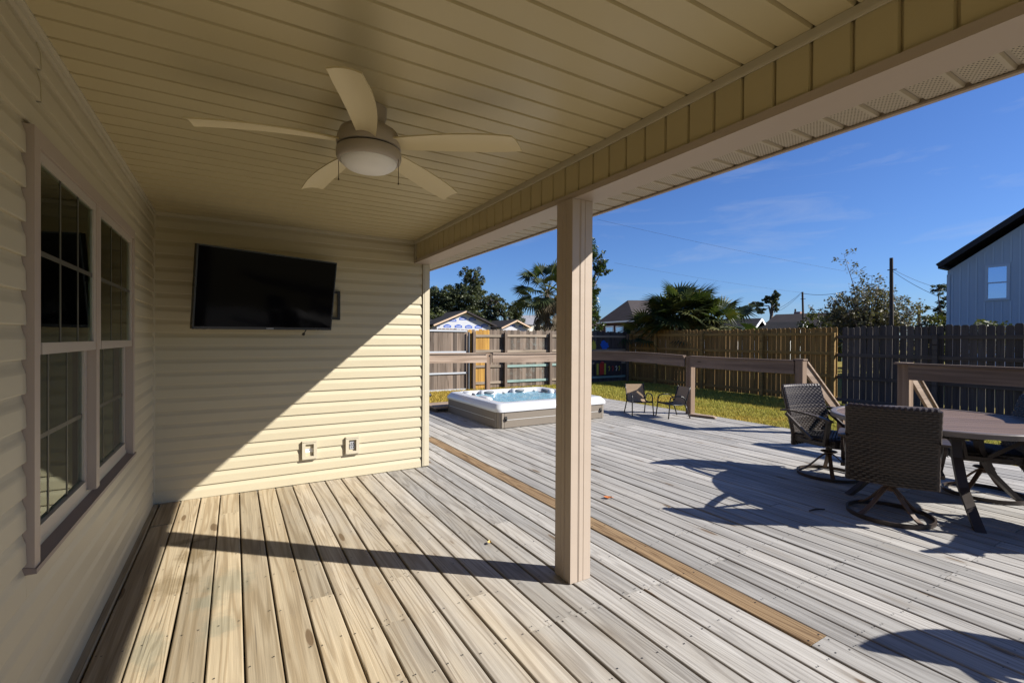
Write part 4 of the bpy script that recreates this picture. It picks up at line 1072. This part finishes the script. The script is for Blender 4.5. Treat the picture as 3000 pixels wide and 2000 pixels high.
fr=[(az+r_.uniform(-9,9),el,1.25+r_.uniform(-.15,.2),.95,1.0+r_.uniform(-.2,.3)) for az,el in [(0,75),(90,70),(190,65),(280,72),(30,48),(85,45),(140,45),(195,42),(250,40),(305,46),(345,42),(15,18),(60,14),(118,12),(160,15),(205,8),(255,10),(300,15),(335,10),(45,-14),(135,-18),(215,-16),(315,-14),(175,-22)]]
palm('cabbage_palm','tall cabbage palm with shaggy dead skirt left of porch column',(15.45,22.15,GZ),4.35,.17,fr,7,46,'palms over the fence')
# broad low palm cluster right of the column
r_=random.Random(9)
fr=[(az+r_.uniform(-10,10),el+r_.uniform(-6,6),1.05+r_.uniform(-.2,.3),.98,.8+r_.uniform(-.2,.3)) for az,el in [(0,72),(60,62),(120,66),(180,60),(240,64),(300,60),(20,42),(62,40),(100,36),(140,38),(180,36),(222,38),(262,36),(300,40),(340,38),(5,14),(40,12),(80,8),(118,12),(155,10),(195,8),(232,12),(270,10),(310,8),(345,12),(90,-10),(135,-16),(180,-14),(225,-16),(270,-12),(315,-14)]]
fr += [(r_.uniform(0,360),r_.uniform(-22,58),r_.uniform(.8,1.35),r_.uniform(.8,.98),r_.uniform(.6,1.2)) for _ in range(30)]
palm('fan_palm','broad low fan palm spreading over the golden fence',(15.85,13.0,GZ),2.5,.2,fr,10,14,'palms over the fence')
fr2=[(az+r_.uniform(-10,10),el+r_.uniform(-6,6),.95+r_.uniform(-.2,.3),.85,.9) for az,el in [(0,66),(90,60),(180,62),(270,60),(45,36),(100,32),(135,30),(200,30),(250,34),(315,36),(120,6),(160,4),(210,2),(60,4)]]
palm('fan_palm','smaller fan palm at the left flank of broad one',(15.6,14.45,GZ),1.75,.15,fr2,12,8,'palms over the fence')
fr3=[(az+r_.uniform(-10,10),el+r_.uniform(-6,6),.95+r_.uniform(-.2,.3),.85,.9) for az,el in [(0,66),(90,60),(180,62),(270,60),(45,36),(100,32),(200,30),(250,34),(315,36),(300,6),(270,4),(340,2),(230,4)]]
palm('fan_palm','smaller fan palm at the right flank of broad one',(16.6,12.05,GZ),2.2,.15,fr3,15,8,'palms over the fence')

# ------------------------------------------------------------------ neighbouring houses
def poly3(m,pts,th=.08):
    a=[Vector(p) for p in pts]; n=(a[1]-a[0]).cross(a[2]-a[0]).normalized()*th; k=len(a)
    m.add(a+[p-n for p in a],[tuple(range(k)),tuple(range(2*k-1,k-1,-1))]+[(i,(i+1)%k,k+(i+1)%k,k+i) for i in range(k)]); return m
wh=thing('wrapped_house','unfinished house under dark roof wrapped in white sheeting with blue logos','house',(17,38,GZ)); WO=Vector(wh.location)
def L_(p): return Vector(p)-WO
m=MB(); m.prism([(14.98-WO.x,0),(20.2-WO.x,0),(20.2-WO.x,2.60-GZ),(17.61-WO.x,3.70-GZ),(14.98-WO.x,2.58-GZ)],'y',.0,6.0); m.build('wall',m_wrap,wh)
m=MB(); m.prism([(20.95-WO.x,0),(23.6-WO.x,0),(23.6-WO.x,2.45-GZ),(22.36-WO.x,3.0-GZ),(20.95-WO.x,2.35-GZ)],'y',-.8,5.0); m.build('wall',m_wrap,wh)
m=box(11-WO.x,21.2-WO.x,1.6,9,0,2.45-GZ); m.build('wall',plain('sheathing',(.42,.35,.30),.8),wh)
rf=MB()
def gable_roof(m,xl,zl,xp,zp,xr,zr,y0,y1,th=.10):
    m.prism([(xl-WO.x,zl-GZ),(xp-WO.x,zp-GZ),(xr-WO.x,zr-GZ),(xr-WO.x,zr-GZ+th),(xp-WO.x,zp-GZ+th),(xl-WO.x,zl-GZ+th)],'y',y0,y1)
gable_roof(rf,14.55,2.50,17.61,3.78,20.68,2.52,-.35,7); gable_roof(rf,20.72,2.34,22.36,3.07,23.9,2.42,-1.15,6)
rf.prism([(1.2,2.40-GZ),(5.2,3.72-GZ),(9.3,2.40-GZ),(9.3,2.5-GZ),(5.2,3.82-GZ),(1.2,2.5-GZ)],'x',9.5-WO.x,21.6-WO.x); rf.build('roof',m_roof_dark,wh)
for pts in (((14.55,2.50),(17.61,3.78)),((17.61,3.78),(20.68,2.52)),((20.72,2.34),(22.36,3.07)),((22.36,3.07),(23.9,2.42))):
    y=-.38 if pts[0][0]<20.7 else -1.18
    m=MB(); m.obox((pts[0][0]-WO.x,y,pts[0][1]-GZ-.02),(pts[1][0]-WO.x,y,pts[1][1]-GZ-.02),.05,.13); m.build('rake_board',m_rake if pts[0][0]!=17.61 else m_roof_brown,wh)
def logo(x,z,y,w=.86):
    h=w*.42; P=[(-w/2,-h/2),(w/2,-h/2),(w/2,h*.18),(w*.36,h*.22),(w*.24,h*.42),(0,h*.52),(-w*.24,h*.42),(-w*.36,h*.22),(-w/2,h*.18)]
    o=MB().prism(P,'y',-.010,-.002).build('logo_panel',m_blue,wh); o.location=(x-WO.x,y,z-GZ)
    cu=bpy.data.curves.new('logo_text','FONT'); cu.body="LOWE'S"; cu.size=h*.46; cu.align_x='CENTER'; cu.extrude=.002; cu.materials.append(m_print)
    tmp=bpy.data.objects.new('logo_text',cu); lm_=bpy.data.meshes.new_from_object(tmp); bpy.data.objects.remove(tmp); t_=bpy.data.objects.new('logo_text',lm_); COL.objects.link(t_); t_.parent=o; t_.location=(0,-.014,-h*.28); t_.rotation_euler=(math.pi/2,0,0)
for x,z in ((16.45,3.00),(17.42,3.16),(18.35,3.14),(15.95,2.47),(17.0,2.47),(18.0,2.45),(18.95,2.45),(19.62,2.60),(15.12,2.45)):
    w=.70 if x>15.2 else .26
    logo(x,z,0,w)
logo(22.1,2.62,-.8,.55); logo(22.98,2.56,-.8,.45)
m=box(21.75-WO.x,22.75-WO.x,-.86,-.80,1.2-GZ,2.16-GZ); m.build('door_opening',m_rake,wh); box(21.83-WO.x,22.67-WO.x,-.875,-.86,1.2-GZ,2.10-GZ).build('doorway',m_dark,wh)  # dark panel stands in for the unlit inside of the doorway
gh=thing('grey_roofed_house','small cream house with pale grey roof behind the palm','house',(33,53,GZ)); GO=Vector(gh.location)
box(-3.2,6,0,6,0,3.2-GZ).build('wall',m_cream2,gh)
m=MB(); poly3(m,[Vector((29.6,52.6,3.55))-GO,Vector((34.2,51.8,3.2))-GO,Vector((37.4,55,4.75))-GO,Vector((32.66,55,4.55))-GO],.1); m.build('roof',m_roof_grey,gh)
for x in (-.4,.35,1.1,1.85,2.6): box(x,x+.06,-.03,0,0,3.1-GZ).build('batten',m_cream2,gh)

bh=thing('brick_house','brown hip roofed brick house behind the fan palm','house',(33,36,GZ)); BO=Vector(bh.location)
A=Vector((29.45,34.02,2.98)); B_=Vector((30.55,30.26,3.10)); AP=Vector((32.93,33.55,5.19)); R2=Vector((38.3,35.2,5.55)); C_=Vector((39.4,33.9,3.25)); Dk=Vector((36.5,42.5,3.0))
m=MB(); poly3(m,[A-BO,B_-BO,AP-BO]); poly3(m,[B_-BO,C_-BO,R2-BO,AP-BO]); poly3(m,[AP-BO,R2-BO,Dk-BO,A-BO]); m.build('roof',m_roof_brown,bh)
m=MB(); m.obox(A-BO-Vector((0,0,.06)),B_-BO-Vector((0,0,.06)),.10,.13); m.obox(B_-BO-Vector((0,0,.06)),C_-BO-Vector((0,0,.06)),.10,.13); m.build('gutter',m_whitep,bh)
A2=A.lerp(AP,.07); B2=B_.lerp(AP,.10); C2=C_.lerp(R2,.1)
m=MB(); 
for p,q in ((A2,B2),(B2,C2)):
    m.add([Vector((p.x,p.y,GZ))-BO,Vector((q.x,q.y,GZ))-BO,Vector((q.x,q.y,3.02))-BO,Vector((p.x,p.y,3.0))-BO],[(0,1,2,3)])
m.build('wall',m_brick,bh)
for u_ in (.33,.62):
    c=A2.lerp(B2,u_); d=(B2-A2).normalized(); n_=Vector((-1,-.25,0)).normalized()
    w_=MB(); w_.obox(Vector((c.x,c.y,2.15))-BO+n_*.05-d*.42,Vector((c.x,c.y,2.15))-BO+n_*.05+d*.42,.06,.95); w_.build('window',m_whitep,bh)
    w_=MB(); w_.obox(Vector((c.x,c.y,2.12))-BO+n_*.09-d*.34,Vector((c.x,c.y,2.12))-BO+n_*.09+d*.34,.03,.72); w_.build('pane',m_skyglass,bh)
m=MB(); m.tube([B2-BO+Vector((-.1,-.1,-.05)),B2-BO+Vector((-.05,-.12,-.3)),Vector((B2.x-.05,B2.y-.12,GZ))-BO],.05,8); m.build('downspout',m_whitep,bh)

def gable_house(name,label,peak,ridge_dir,length,half,slope,wallm,roofm,over=.5,barge=True):
    t=thing(name,label,'house',(peak[0],peak[1],GZ)); d=Vector((ridge_dir[0],ridge_dir[1],0)).normalized(); s_=Vector((-d.y,d.x,0)); pz=peak[2]-GZ
    m=MB()
    E1=[s_*half+Vector((0,0,pz-half*slope)),Vector((0,0,pz)),-s_*half+Vector((0,0,pz-half*slope))]
    for a,b in ((0,1),(1,2)):
        q=[E1[a],E1[b],E1[b]+d*length,E1[a]+d*length]; up=Vector((0,0,.12))
        m.add([*q,*[p-up for p in q]],[(0,1,2,3),(7,6,5,4),(0,4,5,1),(1,5,6,2),(2,6,7,3),(3,7,4,0)])
    m.build('roof',roofm,t)
    wi=half-.35; g0=d*over
    w=MB(); prof=[s_*wi+g0,-s_*wi+g0,-s_*wi+g0+Vector((0,0,pz-.13-wi*slope)),g0+Vector((0,0,pz-.14)),s_*wi+g0+Vector((0,0,pz-.13-wi*slope))]
    w.add(prof+[p+d*(length-2*over) for p in prof],[(0,1,2,3,4),(9,8,7,6,5),(0,5,6,1),(1,6,7,2),(2,7,8,3),(3,8,9,4),(4,9,5,0)]); w.build('wall',wallm,t)
    if barge:
        for a,b in ((0,1),(1,2)):
            bm2=MB(); bm2.obox(E1[a]-d*.03-Vector((0,0,.09)),E1[b]-d*.03-Vector((0,0,.09)),.04,.17); bm2.build('barge_board',m_whitep,t)
    return t
gable_house('white_gabled_house','low charcoal roofed house with white gable right of palm','house_' and (34.15,20.8,3.05),(-.20,.98),11,2.6,.58,m_whitep,m_roof_dark,.9)
gable_house('white_gabled_house','second charcoal roofed white gable just left of thin pole','house_' and (35.6,18.45,2.76),(-.20,.98),9,2.2,.58,m_whitep,m_roof_dark,.8)
ghz=gable_house('green_house','dark green gabled house with grey roof and brick chimney far back','house_' and (47.6,27.5,4.02),(.12,-.99),7.5,4.2,.42,m_green,m_roof_brown,.5,False)
GO2=Vector(ghz.location); m=MB(); m.box(48.35-GO2.x,48.95-GO2.x,25.5-GO2.y,26.1-GO2.y,3.0-GZ,4.25-GZ); m.build('chimney',m_brick2,ghz)
# white-grey board-and-batten house, blue skylight put into its colour
bl=thing('batten_house','tall white-grey board and batten house, tinted skylight blue, with black eaves at right','house',(26,5,GZ)); LO=Vector(bl.location)
y0,y1=7.71,-6.0; zc0=4.52; slope=.70
ypk=1.5; zpk=zc0+(y0-ypk)*slope
zc0=4.36; zpk=zc0+(y0-ypk)*slope
m=MB(); m.prism([(y0-5,0),(y0-5,zc0-GZ),(ypk-5,zpk-GZ),(y1-5,zc0-.6-GZ),(y1-5,0)],'x',0,9); m.build('wall',m_gwall,bl)
bt=MB().box(-.022,0,-.025,.025,0,1)
bme=bt.mesh('batten',m_gbat)
y=y0-.16
while y>2.4:
    top=zc0+(y0-y)*slope-.16-GZ
    if 5.76<y<6.62:
        place('batten',bme,bl,(0,y-5,0),(0,0,0),(1,1,2.98-GZ)); o=place('batten',bme,bl,(0,y-5,4.50-GZ),(0,0,0),(1,1,max(.05,top-(4.50-GZ))))
    else: place('batten',bme,bl,(0,y-5,0),(0,0,0),(1,1,top))
    y-=.247
m=MB()
m.box(-.045,-.001,y0-.09-5,y0-5+.01,0,zc0-.15-GZ); m.build('corner_board',m_gbat,bl)
ye=7.90; zf=lambda yy: 4.565+.695*(ye-yy)
m=MB(); m.obox((4.25,ye-5,zf(ye)+.05-GZ),(4.25,ypk-5,zf(ypk)+.05-GZ),9.4,.10); m.build('roof',m_gtrim,bl)
m=MB(); m.obox((4.25,ypk-5,zf(ypk)+.05-GZ),(4.25,y1-5.4,zc0-.8-GZ),9.4,.10); m.build('roof',m_gtrim,bl)
m=MB(); m.obox((-.45,ye+.004-5,zf(ye)-GZ),(-.45,ypk-5,zf(ypk)-GZ),.05,.20); m.build('fascia',m_gtrim,bl)
MB().prism([(-.42,0),(9.2,0),(9.2,.10),(-.42,.10)],'y',y0+.012-5,ye-5).build('eave',m_gtrim,bl).location=(0,0,zf(ye)-.11-GZ)
wf=MB(); a,b,c,d=5.84-5,6.55-5,3.02-GZ,4.44-GZ; f=.09
wf.box(-.05,0,a,a+f,c,d); wf.box(-.05,0,b-f,b,c,d); wf.box(-.05,0,a+f,b-f,c,c+f); wf.box(-.055,0,a+f,b-f,d-f,d); wf.box(-.04,0,a+f,b-f,(c+d)/2-.025,(c+d)/2+.025)
wo_=wf.build('window',m_gbat,bl)
box(-.02,-.012,a+f,b-f,c+f,(c+d)/2-.025).build('pane',m_skyglass,wo_); box(-.03,-.022,a+f,b-f,(c+d)/2+.025,d-f).build('pane',m_skyglass,wo_)

# ------------------------------------------------------------------ utility poles and lines
def upole(label,x,y,z1,r1,lean=(0,0)):
    t=thing('utility_pole',label,'utility pole',(x,y,GZ),0,'utility poles beyond the fences')
    h=z1-GZ; MB().tube([(0,0,0),(lean[0]*.5,lean[1]*.5,h*.5),(lean[0],lean[1],h)],[r1*1.2,r1,r1*.85],12).build('pole',m_pole,t)
    m=MB(); m.tube([(lean[0]*.85-.05,lean[1]*.85+.15,h*.9),(lean[0]*.85,lean[1]*.85-.22,h*.9)],.025,6); m.build('bracket',m_pole,t)
upole('thin leaning pole standing over the white gables',39.95,20.70,5.34,.085,(-.08,.16))
upole('thick tall dark pole in front of the airy tree',28.13,10.42,5.52,.088,(-.02,.06))
upole('short thin pole beside the brick chimney',52.86,28.39,4.82,.10)
upole('distant stubby pole left of the batten house',66.4,22.1,5.46,.17)
def wire(label,a,b,sag,r=.008):
    a=Vector(a);b=Vector(b); pts=[a.lerp(b,k/14)-Vector((0,0,sag*4*(k/14)*(1-k/14))) for k in range(15)]
    o=MB().tube(pts,r,4,False).build('power_line',m_wire); tag(o,label,'power line','overhead lines')
wire('upper faint line crossing the open sky from column',(19.62,22.69,8.92),(39.8,16.0,6.1),.15,.006)
wire('lower faint line running from leafy tree to thin pole',(23.14,24.91,6.8),(39.81,20.99,5.30),.12,.005)
wire('sagging line between the thin pole and airy tree',(39.81,20.99,5.27),(41.0,18.2,5.25),.22,.016)
wire('line falling left from thin pole to leaning tree',(39.81,20.99,5.22),(41.63,23.9,4.17),.10,.013)
wire('second line falling left from thin pole',(39.81,20.99,5.15),(41.7,23.7,4.05),.10,.013)
wire('upper line falling right from the thick pole',(28.13,10.42,4.95),(28.57,9.0,4.0),.06,.007)
wire('steep line falling right from thick pole to house',(28.13,10.42,4.85),(24.2,7.4,3.15),.08,.010)
wire('far level line left of the batten house',(60,23,4.9),(50,13.5,4.0),.1,.014)

# ------------------------------------------------------------------ litter on the deck
def leaf(name,label,mat,x,y,s,rz):
    m=MB(); vs=[]; 
    for k in range(9):
        u=k/8; w=s*.32*math.sin(u*math.pi)**.8+.001; z=.007+.012*abs(u-.5)
        vs.append([(u*s-s/2,-w,z+.006),(u*s-s/2,0,z),(u*s-s/2,w,z+.007)])
    m.loft(vs,closed=False); m.tube([(s/2,0,.012),(s*.68,.01,.008)],.0018,4); o=m.build(name,mat); o.location=(x,y,0); o.rotation_euler=(0,0,rz); tag(o,label,'leaf')
leaf('fallen_leaf','orange brown fallen leaf lying on boards right of column',m_leafd,2.83,3.107,.075,-.6)
leaf('fallen_leaf','crumpled straw yellow leaf on boards left of column',m_straw,1.50,2.82,.038,.9)
tw=MB().tube([(-.075,-.01,.010),(0,.004,.014),(.08,0,.010)],[.006,.008,.005],7).build('twig',m_twig); tw.location=(4.12,2.03,0); tw.rotation_euler=(0,0,-.35); tag(tw,'short dark twig on shaded boards left of near chair','twig')
